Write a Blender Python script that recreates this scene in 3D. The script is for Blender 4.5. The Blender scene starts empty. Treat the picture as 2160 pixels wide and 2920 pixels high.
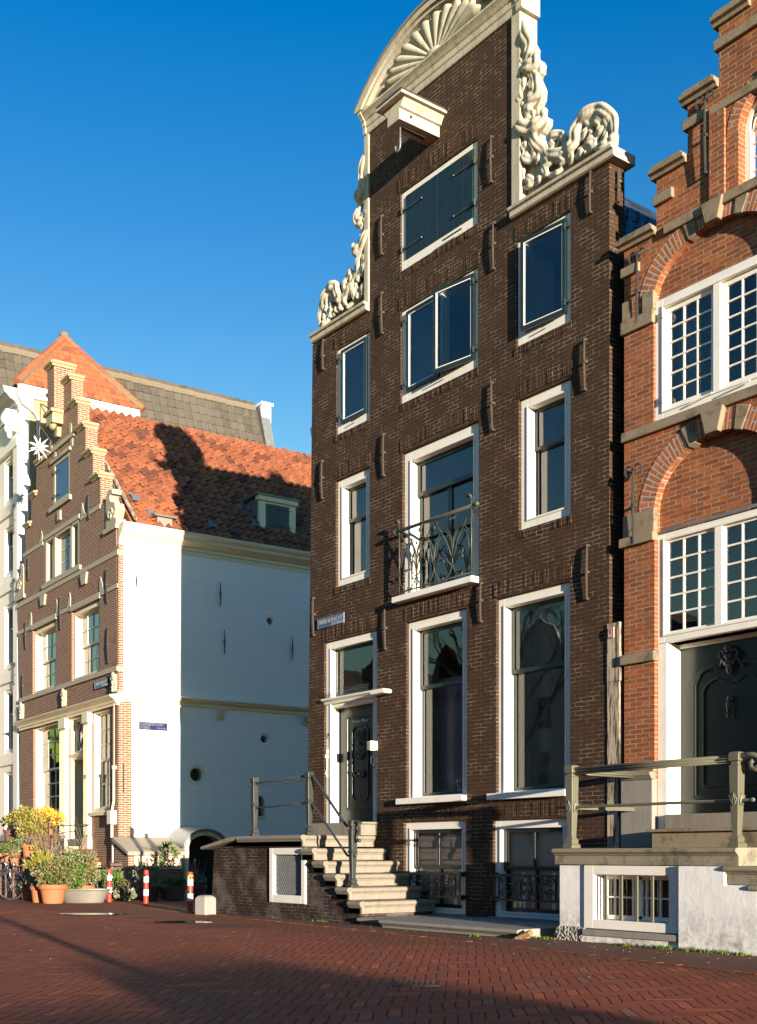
import bpy, bmesh, math, random
from mathutils import Vector, Matrix
R=math.radians; pi=math.pi
random.seed(7)
sc=bpy.context.scene
COL=sc.collection
# ---------------------------------------------------------------- materials
def newmat(name):
    m=bpy.data.materials.new(name); m.use_nodes=True
    nt=m.node_tree; nt.nodes.clear(); return m,nt
class NT:
    def __init__(s,name): s.m,s.nt=newmat(name)
    def n(s,t,**k):
        nd=s.nt.nodes.new('ShaderNode'+t)
        ins=k.pop('i',{})
        for a,b in k.items(): setattr(nd,a,b)
        for a,b in ins.items():
            if isinstance(b,bpy.types.NodeSocket): s.nt.links.new(b,nd.inputs[a])
            else: nd.inputs[a].default_value=b
        return nd
    def math(s,op,a,b=None,c=None):
        nd=s.nt.nodes.new('ShaderNodeMath'); nd.operation=op
        for q,v in enumerate((a,b,c)):
            if v is None: continue
            if isinstance(v,bpy.types.NodeSocket): s.nt.links.new(v,nd.inputs[q])
            else: nd.inputs[q].default_value=v
        return nd.outputs[0]
    def mix(s,f,a,b,bt='MIX'):
        nd=s.nt.nodes.new('ShaderNodeMix'); nd.data_type='RGBA'; nd.blend_type=bt
        for q,v in ((0,f),(6,a),(7,b)):
            if isinstance(v,bpy.types.NodeSocket): s.nt.links.new(v,nd.inputs[q])
            else: nd.inputs[q].default_value=v if q==0 else (*v[:3],1)
        return nd.outputs[2]
    def ramp(s,f,a,b,c0=(0,0,0,1),c1=(1,1,1,1)):
        nd=s.nt.nodes.new('ShaderNodeValToRGB'); nd.color_ramp.elements[0].position=a; nd.color_ramp.elements[1].position=b
        nd.color_ramp.elements[0].color=c0; nd.color_ramp.elements[1].color=c1
        s.nt.links.new(f,nd.inputs[0]); return nd.outputs[0]
    def noise(s,vec,scale,detail=4,rough=.55):
        return s.n('TexNoise',i={'Vector':vec,'Scale':scale,'Detail':detail,'Roughness':rough}).outputs['Fac']
    def bsdf(s,color,rough=.7,height=None,bump=.3,dist=.01,**k):
        p=s.n('BsdfPrincipled')
        for key,v in (('Base Color',color),('Roughness',rough)):
            if isinstance(v,bpy.types.NodeSocket): s.nt.links.new(v,p.inputs[key])
            else: p.inputs[key].default_value=(*v[:3],1) if key=='Base Color' else v
        for a,b in k.items(): p.inputs[a.replace('_',' ')].default_value=b
        if height is not None:
            b=s.n('Bump',i={'Strength':bump,'Distance':dist,'Height':height})
            s.nt.links.new(b.outputs[0],p.inputs['Normal'])
        o=s.n('OutputMaterial'); s.nt.links.new(p.outputs[0],o.inputs[0]); return s.m
    @property
    def uv(s): return s.n('TexCoord').outputs['UV']
    @property
    def ob(s): return s.n('TexCoord').outputs['Object']
def paint(name,col,rough=.5,var=.12,dirt=0.,dirtcol=(.12,.1,.07),scale=3,bump=.15,metal=0.,spec=.5):
    t=NT(name); v=t.ob
    n1=t.noise(v,scale,5); n2=t.noise(v,scale*9,4,.7)
    c=t.mix(n1,tuple(x*(1-var) for x in col),tuple(min(1,x*(1+var)) for x in col))
    if dirt: 
        d=t.math('MULTIPLY',t.ramp(t.noise(v,scale*1.7,6,.7),.5,.75),dirt)
        c=t.mix(d,c,dirtcol)
    return t.bsdf(c,rough,n2,bump,.004,Metallic=metal,Specular_IOR_Level=spec)
def brick(name,c1,c2,mort,bw=.22,bh=.062,ms=.011,mask=None,var=.5,bump=.8,dist=.01,stain=None,rough=.85,dark=.35):
    t=NT(name); uv=t.uv
    w=t.n('VectorMath',operation='SCALE',i={0:t.n('TexNoise',i={'Vector':uv,'Scale':2.2,'Detail':3}).outputs['Color'],'Scale':.03}).outputs[0]
    w2=t.n('VectorMath',operation='SCALE',i={0:t.n('TexNoise',i={'Vector':uv,'Scale':25.,'Detail':2}).outputs['Color'],'Scale':.008}).outputs[0]
    vv=t.n('VectorMath',operation='ADD',i={0:uv,1:w}).outputs[0]
    vv=t.n('VectorMath',operation='ADD',i={0:vv,1:w2}).outputs[0]
    b=t.n('TexBrick',offset=.5,i={'Vector':vv,'Scale':1.,'Brick Width':bw,'Row Height':bh,'Mortar Size':ms,'Mortar Smooth':.3,'Bias':0.,'Color1':(0,0,0,1),'Color2':(1,1,1,1),'Mortar':(.5,.5,.5,1)})
    rnd=b.outputs['Color']; fac=b.outputs['Fac']
    big=t.noise(uv,.6,5,.6); fine=t.noise(uv,60,4,.7); med=t.noise(uv,9,4,.6)
    c=t.mix(rnd,c1,c2)
    c=t.mix(t.ramp(med,.3,.75),c,tuple(x*dark for x in c1))
    c=t.mix(t.math('MULTIPLY',big,var),c,tuple(x*.6 for x in c1))
    if stain: c=t.mix(t.math('MULTIPLY',t.ramp(t.noise(uv,1.4,8,.7),.48,.66),stain[1]),c,stain[0])
    mf=fac
    if mask is not None:
        mk=t.ramp(t.noise(uv,3.1,6,.75),mask[0],mask[1]); mk=t.math('MAXIMUM',mk,mask[2])
        mf=t.math('MULTIPLY',fac,mk)
    mc=t.mix(fine,tuple(x*.6 for x in mort),mort)
    c=t.mix(mf,c,mc)
    h=t.math('SUBTRACT',t.math('ADD',t.math('MULTIPLY',fine,.35),t.math('MULTIPLY',rnd,.25)),fac)
    return t.bsdf(c,rough,h,bump,dist,Specular_IOR_Level=.25)
def pantile(name,c1,c2,c3,rough=.75,moss=(.03,.03,.02),mossamt=.5):
    t=NT(name); uv=t.uv
    fl=t.n('VectorMath',operation='FLOOR',i={0:uv}).outputs[0]
    wn=t.n('TexWhiteNoise',noise_dimensions='2D',i={'Vector':fl})
    c=t.mix(wn.outputs['Value'],c1,c2)
    k=t.n('SeparateColor',i={0:wn.outputs['Color']}).outputs[1]
    c=t.mix(t.ramp(k,.8,.86),c,c3)
    o=t.ob
    c=t.mix(t.math('MULTIPLY',t.ramp(t.noise(o,5,7,.75),.45,.68),mossamt),c,moss)
    return t.bsdf(c,rough,t.noise(o,40,5,.7),.4,.01)
def stone(name,col,var=.2,dirt=.4,dirtcol=(.08,.08,.05),scale=2.,rough=.8,bump=.4,dist=.006):
    t=NT(name); o=t.ob
    c=t.mix(t.noise(o,scale,6,.65),tuple(x*(1-var) for x in col),tuple(min(1,x*(1+var)) for x in col))
    st=t.n('Mapping',i={'Vector':o,'Scale':(6,6,.7)}).outputs[0]
    c=t.mix(t.math('MULTIPLY',t.ramp(t.noise(st,1.6,6,.7),.48,.72),dirt),c,dirtcol)
    return t.bsdf(c,rough,t.noise(o,35,6,.75),bump,dist)
M={}
M['brown_brick']=brick('painted brown brick',(.060,.031,.0155),(.036,.0195,.011),(.31,.25,.18),.215,.0585,.0068,mask=(.46,.60,.16),var=.35,bump=.9,dist=.012,stain=((.075,.032,.020),.5),dark=.7)
M['brown_reveal']=brick('brown brick reveal',(.17,.095,.06),(.12,.07,.045),(.5,.42,.32),.1,.0585,.0085,mask=(.42,.5,.3),bump=.5)
M['red_brick']=brick('orange red brick',(.55,.165,.050),(.15,.046,.027),(.42,.34,.24),.22,.060,.0095,mask=(.3,.6,.35),var=.5,bump=1.,dist=.014,stain=((.09,.05,.035),.65))
M['red_arch']=brick('orange red arch brick',(.62,.19,.07),(.42,.12,.05),(.45,.40,.34),.24,.062,.012,mask=(.25,.4,.5),var=.4,bump=.9,stain=((.10,.06,.045),.4))
M['rb77']=brick('brown red brick',(.30,.125,.075),(.20,.085,.055),(.50,.41,.31),.2,.055,.011,mask=(.3,.45,.45),var=.4,bump=.5)
M['rb77a']=brick('brown red arch brick',(.30,.125,.075),(.20,.085,.055),(.50,.41,.31),.2,.055,.009,var=.3,bump=.5)
M['old_brick']=brick('sooty old brick',(.026,.017,.013),(.085,.040,.026),(.17,.14,.11),.2,.055,.012,mask=(.45,.6,.15),var=.6,bump=1.,dist=.02,stain=((.20,.17,.145),.75))
M['white_paint']=paint('white paint',(.79,.76,.69),.5,.05,.32,(.50,.45,.36),2.6)
M['cream_paint']=paint('cream paint',(.74,.66,.46),.45,.05,.2,(.4,.34,.22),2.)
def sideplaster():
    t=NT('white plaster'); o=t.ob; z=t.n('SeparateXYZ',i={0:o}); 
    b=t.n('TexBrick',offset=.5,i={'Vector':t.n('CombineXYZ',i={0:z.outputs[1],1:z.outputs[2]}).outputs[0],'Scale':1.,'Brick Width':2.1,'Row Height':.44,'Mortar Size':.008,'Mortar Smooth':.4,'Color1':(0,0,0,1),'Color2':(1,1,1,1),'Mortar':(.5,.5,.5,1)})
    c=t.mix(t.noise(o,.7,5),(.84,.83,.80),(.88,.87,.84)); c=t.mix(t.math('MULTIPLY',b.outputs['Fac'],.16),c,(.4,.4,.4))
    c=t.mix(t.math('MULTIPLY',t.ramp(b.outputs['Color'],.86,.9),.06),c,(.6,.63,.66))
    st=t.n('Mapping',i={'Vector':o,'Scale':(3,3,.25)}).outputs[0]; c=t.mix(t.math('MULTIPLY',t.ramp(t.noise(st,1.5,6,.7),.5,.75),.13),c,(.45,.45,.44))
    h=t.math('SUBTRACT',t.math('ADD',t.noise(o,3,4),t.math('MULTIPLY',t.noise(o,40,4,.7),.25)),b.outputs['Fac'])
    return t.bsdf(c,.8,h,.25,.01)
M['white_plaster']=sideplaster()
def whitewash():
    t=NT('whitewashed wall'); o=t.ob
    z=t.n('SeparateXYZ',i={0:o}).outputs[2]
    low=t.ramp(z,.0,.55,(1,1,1,1),(0,0,0,1))
    d=t.math('MULTIPLY',low,t.ramp(t.noise(o,7,8,.8),.42,.62))
    c=t.mix(t.noise(o,3,5),(.70,.69,.68),(.80,.79,.78)); c=t.mix(t.math('MULTIPLY',d,.85),c,(.14,.10,.08))
    h=t.math('ADD',t.noise(o,4,3),t.math('MULTIPLY',t.noise(o,30,5,.7),.25))
    return t.bsdf(c,.85,h,.35,.02)
M['whitewash']=whitewash()
M['green_paint']=paint('dark green paint',(.012,.022,.022),.30,.3,.15,(.03,.04,.04),3,.1)
M['door_green']=paint('door green paint',(.018,.026,.022),.28,.2,.1,(.03,.035,.03),3,.1)
M['blue_shutter']=paint('blue shutter paint',(.03,.10,.22),.45,.1)
M['olive_iron']=paint('olive painted iron',(.12,.115,.082),.4,.15,.25,(.08,.06,.03),6,.2)
M['dark_olive']=paint('dark olive iron',(.055,.055,.042),.4,.15,.2,(.08,.06,.03),6,.2)
M['dark_iron']=paint('dark painted iron',(.030,.036,.034),.4,.3,.35,(.09,.055,.03),7,.3)
M['rust_iron']=paint('rusting wall iron',(.050,.037,.028),.7,.3,.4,(.13,.06,.03),8,.5)
M['stone']=stone('bluestone',(.28,.25,.195),.15,.35,(.16,.13,.10),2.5)
M['stoop_stone']=stone('warm grey stoop stone',(.225,.195,.155),.18,.6,(.13,.11,.085),3.5)
M['grey_stone']=stone('grey stone slab',(.24,.225,.20),.15,.35,(.10,.09,.075),3)
def mossy(name,base,z0,z1,mosscol=(.10,.13,.02)):
    t=NT(name); o=t.ob
    c=t.mix(t.noise(o,3,6,.65),tuple(x*.8 for x in base),tuple(x*1.15 for x in base))
    c=t.mix(t.ramp(t.noise(o,4,8,.75),.50,.66),c,tuple(x*.35 for x in base))
    g=t.n('NewGeometry').outputs['Normal']; up=t.n('SeparateXYZ',i={0:g}).outputs[2]
    f=t.math('MULTIPLY',t.ramp(up,.2,.8),t.ramp(t.noise(o,6,6,.7),.40,.6))
    c=t.mix(f,c,mosscol)
    c=t.mix(t.math('MULTIPLY',t.ramp(t.noise(o,2.1,5,.7),.60,.70),.7),c,mosscol)
    return t.bsdf(c,.85,t.noise(o,35,6,.75),.5,.008)
M['old_stone']=mossy('weathered sandstone band',(.25,.195,.13),0,1,(.07,.08,.03))
M['moss_stone']=mossy('mossy stoop slab',(.25,.22,.16),0,1,(.20,.20,.07))
M['gable_stone']=stone('weathered cream gable stone',(.46,.42,.33),.15,.65,(.16,.14,.08),2.2,.75,.5)
M['gable_cap']=stone('mossy grey cap stone',(.20,.18,.13),.2,.5,(.10,.10,.04),3)
M['sand77']=stone('cream sandstone',(.38,.34,.25),.1,.2,(.25,.21,.14),3)
M['cap77']=stone('yellow painted cap',(.36,.31,.18),.1,.35,(.12,.13,.08),4)
M['tile_orange']=pantile('orange pantiles',(.30,.092,.040),(.42,.135,.055),(.17,.055,.03),.8,(.06,.035,.024),.9)
M['tile_bright']=pantile('bright orange tiles',(.31,.095,.038),(.39,.125,.052),(.23,.072,.035),.7,(.10,.06,.035),.35)
M['tile_grey']=pantile('grey concrete tiles',(.070,.060,.048),(.095,.082,.066),(.055,.048,.04),.85,(.12,.105,.07),.35)
M['tile_blue']=pantile('dark glazed tiles',(.03,.04,.055),(.05,.06,.08),(.02,.03,.04),.25,(.03,.03,.03),.1)
M['lead']=paint('lead flashing',(.20,.21,.22),.45,.2,.4,(.45,.45,.46),6,.3,.4)
M['mortar']=stone('ridge mortar',(.16,.13,.095),.2,.4,(.12,.11,.08),8)
M['interior']=paint('dark room interior',(.10,.10,.115),.9,.2)
M['room']=paint('room lining cream',(.55,.48,.36),.8,.1)
M['curtain']=paint('beige shutter panel',(.88,.79,.62),.7,.06)
M['terracotta']=paint('terracotta',(.36,.125,.05),.8,.18,.5,(.20,.13,.09),5,.3)
M['dark_pot']=paint('dark clay pot',(.12,.06,.045),.75,.2,.3,(.05,.04,.03),5,.3)
M['soil']=paint('potting soil',(.03,.022,.015),.95,.3,0,scale=20,bump=1.)
M['zinc']=paint('galvanised zinc',(.21,.195,.165),.55,.12,.3,(.30,.25,.18),6,.25,.35)
M['chrome']=paint('chromed metal',(.6,.6,.6),.25,.05,metal=1.)
M['rubber']=paint('black rubber',(.02,.02,.02),.7,.2)
M['red_paint']=paint('red bollard paint',(.50,.035,.02),.5,.1,.45,(.16,.04,.03),9)
M['white_band']=paint('white reflective band',(.82,.80,.76),.5,.03,.1,(.5,.45,.4),6)
M['sign_blue']=paint('blue sign enamel',(.05,.075,.17),.35,.05,.1,(.09,.10,.16),4)
M['sign_navy']=paint('navy sign enamel',(.012,.02,.09),.3,.05)
M['letter_worn']=paint('worn letter enamel',(.36,.38,.42),.5,.1,.3,(.15,.17,.22),9)
M['letter_side']=paint('letter enamel',(.20,.20,.20),.5,.03)
M['disc_blue']=paint('traffic sign blue',(.02,.13,.42),.35,.04)
M['sign_white']=paint('sign white',(.8,.8,.78),.4,.03)
M['sign_pale']=paint('faded sign white',(.62,.64,.68),.4,.05)
M['star_white']=paint('white plastic star',(.85,.83,.78),.5,.02)
M['pvc']=paint('grey downpipe',(.36,.37,.38),.45,.05)
M['lamp_white']=paint('white lamp housing',(.78,.72,.58),.4,.04)
M['yellow']=paint('yellow sticker',(.75,.45,.03),.5,.05)
M['blind_grey']=paint('grey roller blind',(.30,.33,.36),.9,.12)
M['blind_dark']=paint('dark roller blind',(.10,.115,.125),.9,.2)
def peel():
    t=NT('peeling white wood'); o=t.ob
    m=t.n('Mapping',i={'Vector':o,'Scale':(14,14,1.3)}).outputs[0]
    f=t.ramp(t.noise(m,1.8,9,.75),.44,.56)
    z=t.n('SeparateXYZ',i={0:o}).outputs[2]
    up=t.ramp(z,.25,.75)
    f=t.math('MULTIPLY',f,t.math('ADD',t.math('MULTIPLY',up,.62),.12))
    c=t.mix(f,(.045,.030,.022),(.55,.46,.34))
    return t.bsdf(c,.85,f,.5,.006)
M['peel']=peel()
def glassmat(name,tint,ior=1.5,extra=.0):
    t=NT(name)
    tr=t.n('BsdfTransparent',i={'Color':(*tint,1)})
    nz=t.noise(t.ob,1.1,2,.5); bp=t.n('Bump',i={'Strength':.10,'Distance':.02,'Height':nz})
    gl=t.n('BsdfGlossy',i={'Color':(1,1,1,1),'Roughness':.01,'Normal':bp.outputs[0]})
    fr=t.n('Fresnel',i={'IOR':ior}).outputs[0]
    f=t.math('ADD',fr,extra)
    mx=t.n('MixShader',i={0:f,1:tr.outputs[0],2:gl.outputs[0]})
    o=t.n('OutputMaterial'); t.nt.links.new(mx.outputs[0],o.inputs[0]); return t.m
M['glass']=glassmat('window glass',(.92,.94,.95),1.72,.02)
M['glass_dirty']=glassmat('old wavy glass',(.95,.96,.96),1.5,.02)
def herring():
    t=NT('herringbone brick paving'); g=t.n('NewGeometry').outputs['Position']
    wob=t.n('VectorMath',operation='SCALE',i={0:t.n('TexNoise',i={'Vector':g,'Scale':.9,'Detail':3}).outputs['Color'],'Scale':.10}).outputs[0]
    w2=t.n('VectorMath',operation='SCALE',i={0:t.n('TexNoise',i={'Vector':g,'Scale':14.,'Detail':2}).outputs['Color'],'Scale':.016}).outputs[0]
    gg=t.n('VectorMath',operation='ADD',i={0:t.n('VectorMath',operation='ADD',i={0:g,1:wob}).outputs[0],1:w2}).outputs[0]
    mp=t.n('Mapping',i={'Vector':gg,'Rotation':(0,0,R(-49)),'Scale':(1/.092,1/.092,1)}).outputs[0]
    s=t.n('SeparateXYZ',i={0:mp}); x,y=s.outputs[0],s.outputs[1]
    i=t.math('FLOOR',x); j=t.math('FLOOR',y); fx=t.math('SUBTRACT',x,i); fy=t.math('SUBTRACT',y,j)
    k=t.math('FLOORED_MODULO',t.math('SUBTRACT',i,j),8.)
    hz=t.math('LESS_THAN',k,3.5)
    # position along the brick (0..4) and across (0..1)
    ah=t.math('ADD',k,fx); kv=t.math('SUBTRACT',7.,k); av=t.math('ADD',kv,fy)
    al=t.math('ADD',t.math('MULTIPLY',hz,ah),t.math('MULTIPLY',t.math('SUBTRACT',1.,hz),av))
    ac=t.math('ADD',t.math('MULTIPLY',hz,fy),t.math('MULTIPLY',t.math('SUBTRACT',1.,hz),fx))
    d1=t.math('MINIMUM',al,t.math('SUBTRACT',4.,al)); d2=t.math('MINIMUM',ac,t.math('SUBTRACT',1.,ac))
    d=t.math('MINIMUM',d1,d2)
    jn=t.ramp(d,.02,.11,(1,1,1,1),(0,0,0,1))
    ix=t.math('SUBTRACT',i,t.math('MULTIPLY',hz,k)); jy=t.math('SUBTRACT',j,t.math('MULTIPLY',t.math('SUBTRACT',1.,hz),kv))
    cv=t.n('CombineXYZ',i={0:ix,1:jy,2:hz}).outputs[0]
    wn=t.n('TexWhiteNoise',i={'Vector':cv}); rv=wn.outputs['Value']
    c=t.mix(rv,(.49,.122,.056),(.65,.172,.080))
    kk=t.n('SeparateColor',i={0:wn.outputs['Color']}).outputs[2]
    c=t.mix(t.ramp(kk,.955,.965),c,(.52,.26,.18))
    c=t.mix(t.math('MULTIPLY',t.ramp(kk,.12,.10),.5),c,(.25,.075,.045))
    c=t.mix(t.math('MULTIPLY',t.noise(g,30,5,.7),.3),c,(.26,.08,.045))
    big=t.ramp(t.noise(g,.5,5,.65),.42,.7); c=t.mix(t.math('MULTIPLY',big,.45),c,(.22,.070,.042))
    c=t.mix(t.math('MULTIPLY',t.ramp(t.noise(g,1.7,7,.7),.56,.74),.30),c,(.50,.24,.15))
    for (px_,py_,rr_) in ((-1.75,-3.35,1.1),(1.45,-3.25,.8),(2.75,-3.2,.75),(-.1,-3.2,.5)):
        dd=t.n('VectorMath',operation='DISTANCE',i={0:gg,1:(px_,py_,0)}).outputs['Value']
        ww=t.ramp(t.math('ADD',dd,t.math('MULTIPLY',t.noise(g,3,4),.5)),rr_*.75,rr_*1.25,(1,1,1,1),(0,0,0,1)); c=t.mix(t.math('MULTIPLY',ww,.62),c,(.10,.04,.028))
    # damp grime gathers in the strip along the houses
    yy=t.n('SeparateXYZ',i={0:g}).outputs[1]
    ed=t.math('ADD',yy,t.math('MULTIPLY',t.noise(g,.8,4,.6),1.6))
    c=t.mix(t.math('MULTIPLY',t.ramp(t.math('MULTIPLY_ADD',ed,.2,1.),.42,.56),.5),c,(.15,.085,.045))
    c=t.mix(t.math('MULTIPLY',jn,.92),c,(.022,.014,.010))
    h=t.math('ADD',t.math('SUBTRACT',t.math('MULTIPLY',rv,.35),jn),t.math('MULTIPLY',t.noise(g,45,5,.7),.30))
    return t.bsdf(c,.9,h,.55,.010,Specular_IOR_Level=.12)
M['paving']=herring()
M['grime_paving']=brick('grimy pavement brick',(.30,.11,.058),(.22,.085,.048),(.07,.045,.03),.2,.075,.010,var=.5,bump=.5,dist=.006,stain=((.14,.085,.045),.75))
M['kerb_brick']=brick('edging brick',(.46,.12,.06),(.36,.10,.05),(.05,.035,.025),.2,.10,.012,var=.3,bump=.6)
def leafmat(name,cols,tr=.25):
    t=NT(name); o=t.n('NewGeometry').outputs['Random Per Island']
    r=t.n('ValToRGB'); e=r.color_ramp.elements; e[0].color=(*cols[0],1); e[1].color=(*cols[-1],1)
    for q,c in enumerate(cols[1:-1]): x=e.new((q+1)/(len(cols)-1)); x.color=(*c,1)
    t.nt.links.new(o,r.inputs[0])
    m=t.bsdf(r.outputs[0],.5,Subsurface_Weight=0.); return m
M['leaf_green']=leafmat('green leaves',[(.03,.07,.012),(.06,.12,.018),(.10,.17,.03),(.14,.20,.04)])
M['leaf_fuchsia']=leafmat('green leaves with pink tips',[(.04,.08,.015),(.05,.12,.02),(.09,.17,.03),(.35,.14,.11),(.07,.14,.03)])
M['leaf_yellow']=leafmat('yellow orange leaves',[(.75,.35,.03),(.85,.50,.04),(.60,.42,.05),(.30,.28,.04),(.75,.25,.04)])
M['leaf_mixed']=leafmat('olive and yellow leaves',[(.14,.15,.03),(.30,.25,.04),(.10,.13,.02),(.4,.3,.05)])
M['leaf_grey']=leafmat('grey green leaves',[(.12,.14,.09),(.2,.21,.13),(.08,.11,.05)])
M['grass']=leafmat('kerb grass',[(.06,.12,.01),(.14,.20,.02),(.20,.22,.03)])
M['twig']=paint('bare twigs',(.26,.17,.11),.8,.2)
M['bark']=paint('tree bark',(.018,.014,.011),.9,.3,scale=6,bump=.8)
M['water']=None
def puddle():
    t=NT('puddle water'); return t.bsdf((.025,.016,.012),.015,t.noise(t.ob,9,2),.02,.01,Specular_IOR_Level=.8,IOR=1.45,Coat_Weight=.6,Coat_Roughness=.01)
M['puddle']=puddle()
M['curl_iron']=M['dark_iron']
# ---------------------------------------------------------------- mesh builder
class MB:
    def __init__(s): s.v=[];s.f=[];s.mi=[];s.uv={}
    def add(s,vs,fs,mi=0,uvs=None):
        b=len(s.v); s.v+= [tuple(p) for p in vs]
        for k,f in enumerate(fs):
            if uvs: s.uv[len(s.f)]=uvs[k]
            s.f.append([b+i for i in f]); s.mi.append(mi)
        return s
    def box(s,x0,x1,y0,y1,z0,z1,mi=0):
        v=[(x0,y0,z0),(x1,y0,z0),(x1,y1,z0),(x0,y1,z0),(x0,y0,z1),(x1,y0,z1),(x1,y1,z1),(x0,y1,z1)]
        return s.add(v,[(0,3,2,1),(4,5,6,7),(0,1,5,4),(1,2,6,5),(2,3,7,6),(3,0,4,7)],mi)
    def prism(s,pts,axis,a,b,mi=0):
        """pts: 2-D outline; axis 'x': (y,z); 'y': (x,z); 'z': (x,y)"""
        m={'x':lambda p,t:(t,p[0],p[1]),'y':lambda p,t:(p[0],t,p[1]),'z':lambda p,t:(p[0],p[1],t)}[axis]
        n=len(pts); v=[m(p,a) for p in pts]+[m(p,b) for p in pts]
        return s.add(v,[tuple(range(n))[::-1],tuple(range(n,2*n))]+[(i,(i+1)%n,n+(i+1)%n,n+i) for i in range(n)],mi)
    def tube(s,path,r,n=8,mi=0,caps=True,flat=None):
        P=[Vector(p) for p in path]; rs=r if hasattr(r,'__len__') else [r]*len(P)
        up=None; vs=[];k=len(P)
        for i,p in enumerate(P):
            t=(P[min(i+1,k-1)]-P[max(i-1,0)])
            if t.length<1e-9: t=Vector((0,0,1))
            t.normalize()
            if up is None:
                up=Vector((0,0,1)) if abs(t.z)<.9 else Vector((0,1,0))
                if flat: up=Vector(flat)
            u=(up-t*up.dot(t)); 
            if u.length<1e-4: u=t.orthogonal()
            u.normalize(); w=t.cross(u)
            if not flat: up=u
            for q in range(n):
                a=2*pi*q/n+(pi/4 if n==4 else 0); rr=rs[i]
                if flat: vs.append(p+u*(rr[1] if hasattr(rr,'__len__') else rr)*math.cos(a)+w*(rr[0] if hasattr(rr,'__len__') else rr)*math.sin(a))
                else: vs.append(p+u*rr*math.cos(a)+w*rr*math.sin(a))
        fs=[]
        for i in range(k-1):
            for q in range(n): fs.append((i*n+q,i*n+(q+1)%n,(i+1)*n+(q+1)%n,(i+1)*n+q))
        if caps: fs.append(tuple(range(n))[::-1]); fs.append(tuple((k-1)*n+q for q in range(n)))
        return s.add(vs,fs,mi)
    def lathe(s,prof,c=(0,0,0),n=20,mi=0,sx=1,sy=1,caps=True,rot=None):
        vs=[];k=len(prof)
        for r,z in prof:
            for q in range(n):
                a=2*pi*q/n; p=Vector((r*sx*math.cos(a),r*sy*math.sin(a),z))
                if rot: p=rot@p
                vs.append(p+Vector(c))
        fs=[(i*n+q,i*n+(q+1)%n,(i+1)*n+(q+1)%n,(i+1)*n+q) for i in range(k-1) for q in range(n)]
        if caps: fs+= [tuple(range(n))[::-1],tuple((k-1)*n+q for q in range(n))]
        return s.add(vs,fs,mi)
    def ball(s,c,r,n=12,m=8,mi=0,rot=None):
        rr=r if hasattr(r,'__len__') else (r,r,r); vs=[]
        for i in range(m+1):
            for q in range(n):
                a=2*pi*q/n; b=pi*i/m
                p=Vector((rr[0]*math.sin(b)*math.cos(a),rr[1]*math.sin(b)*math.sin(a),-rr[2]*math.cos(b)))
                if rot: p=rot@p
                vs.append(p+Vector(c))
        return s.add(vs,[(i*n+q,i*n+(q+1)%n,(i+1)*n+(q+1)%n,(i+1)*n+q) for i in range(m) for q in range(n)],mi)
    def quad(s,a,b,c,d,mi=0,uv=None): return s.add([a,b,c,d],[(0,1,2,3)],mi,[uv] if uv else None)
    def moved(s,M4):
        o=MB(); o.v=[tuple(M4@Vector(p)) for p in s.v]; o.f=s.f; o.mi=s.mi; o.uv=s.uv; return o
    def build(s,name,mats,parent=None,bevel=0,smooth=False,swap=False,loc=None,rot=None,recalc=True):
        me=bpy.data.meshes.new(name); me.from_pydata(s.v,[],s.f); 
        if not isinstance(mats,(list,tuple)): mats=[mats]
        for m in mats: me.materials.append(M[m] if isinstance(m,str) else m)
        me.update()
        for p in me.polygons: p.material_index=s.mi[p.index]
        if not s.uv and recalc:
            bm=bmesh.new(); bm.from_mesh(me); bmesh.ops.recalc_face_normals(bm,faces=bm.faces); bm.to_mesh(me); bm.free()
        uvl=me.uv_layers.new(name='UVMap'); me.update()
        nr=[tuple(p.normal) for p in me.polygons]
        data=[0.]*(2*len(me.loops))
        for p in me.polygons:
            cu=s.uv.get(p.index); nx,ny,nz=nr[p.index]; nx,ny,nz=abs(nx),abs(ny),abs(nz)
            for q,li in enumerate(p.loop_indices):
                if cu: u,v=cu[q]
                else:
                    co=me.vertices[me.loops[li].vertex_index].co
                    if nz>=nx and nz>=ny: u,v=co.x,co.y
                    elif nx>ny: u,v=co.y,co.z
                    else: u,v=co.x,co.z
                    if swap: u,v=v,u
                data[2*li]=u; data[2*li+1]=v
            p.use_smooth=smooth
        uvl.data.foreach_set('uv',data)
        me.update()
        o=bpy.data.objects.new(name,me); COL.objects.link(o)
        if parent: o.parent=parent
        if loc: o.location=loc
        if rot: o.rotation_euler=rot
        if bevel:
            b=o.modifiers.new('bevel','BEVEL'); b.width=bevel; b.segments=2; b.limit_method='ANGLE'
        return o
def tag(o,label,cat,group=None,kind=None):
    if label: o['label']=label
    if cat: o['category']=cat
    if group: o['group']=group
    if kind: o['kind']=kind
    return o
def empty(name,label,cat,loc=(0,0,0),rz=0,group=None):
    o=bpy.data.objects.new(name,None); COL.objects.link(o); o.location=loc; o.rotation_euler=(0,0,rz); o.empty_display_size=.2
    return tag(o,label,cat,group)
def copy_tree(o,parent=None):
    c=o.copy(); COL.objects.link(c); c.parent=parent
    for ch in [x for x in COL.objects if x.parent==o]: copy_tree(ch,c)
    return c
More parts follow.
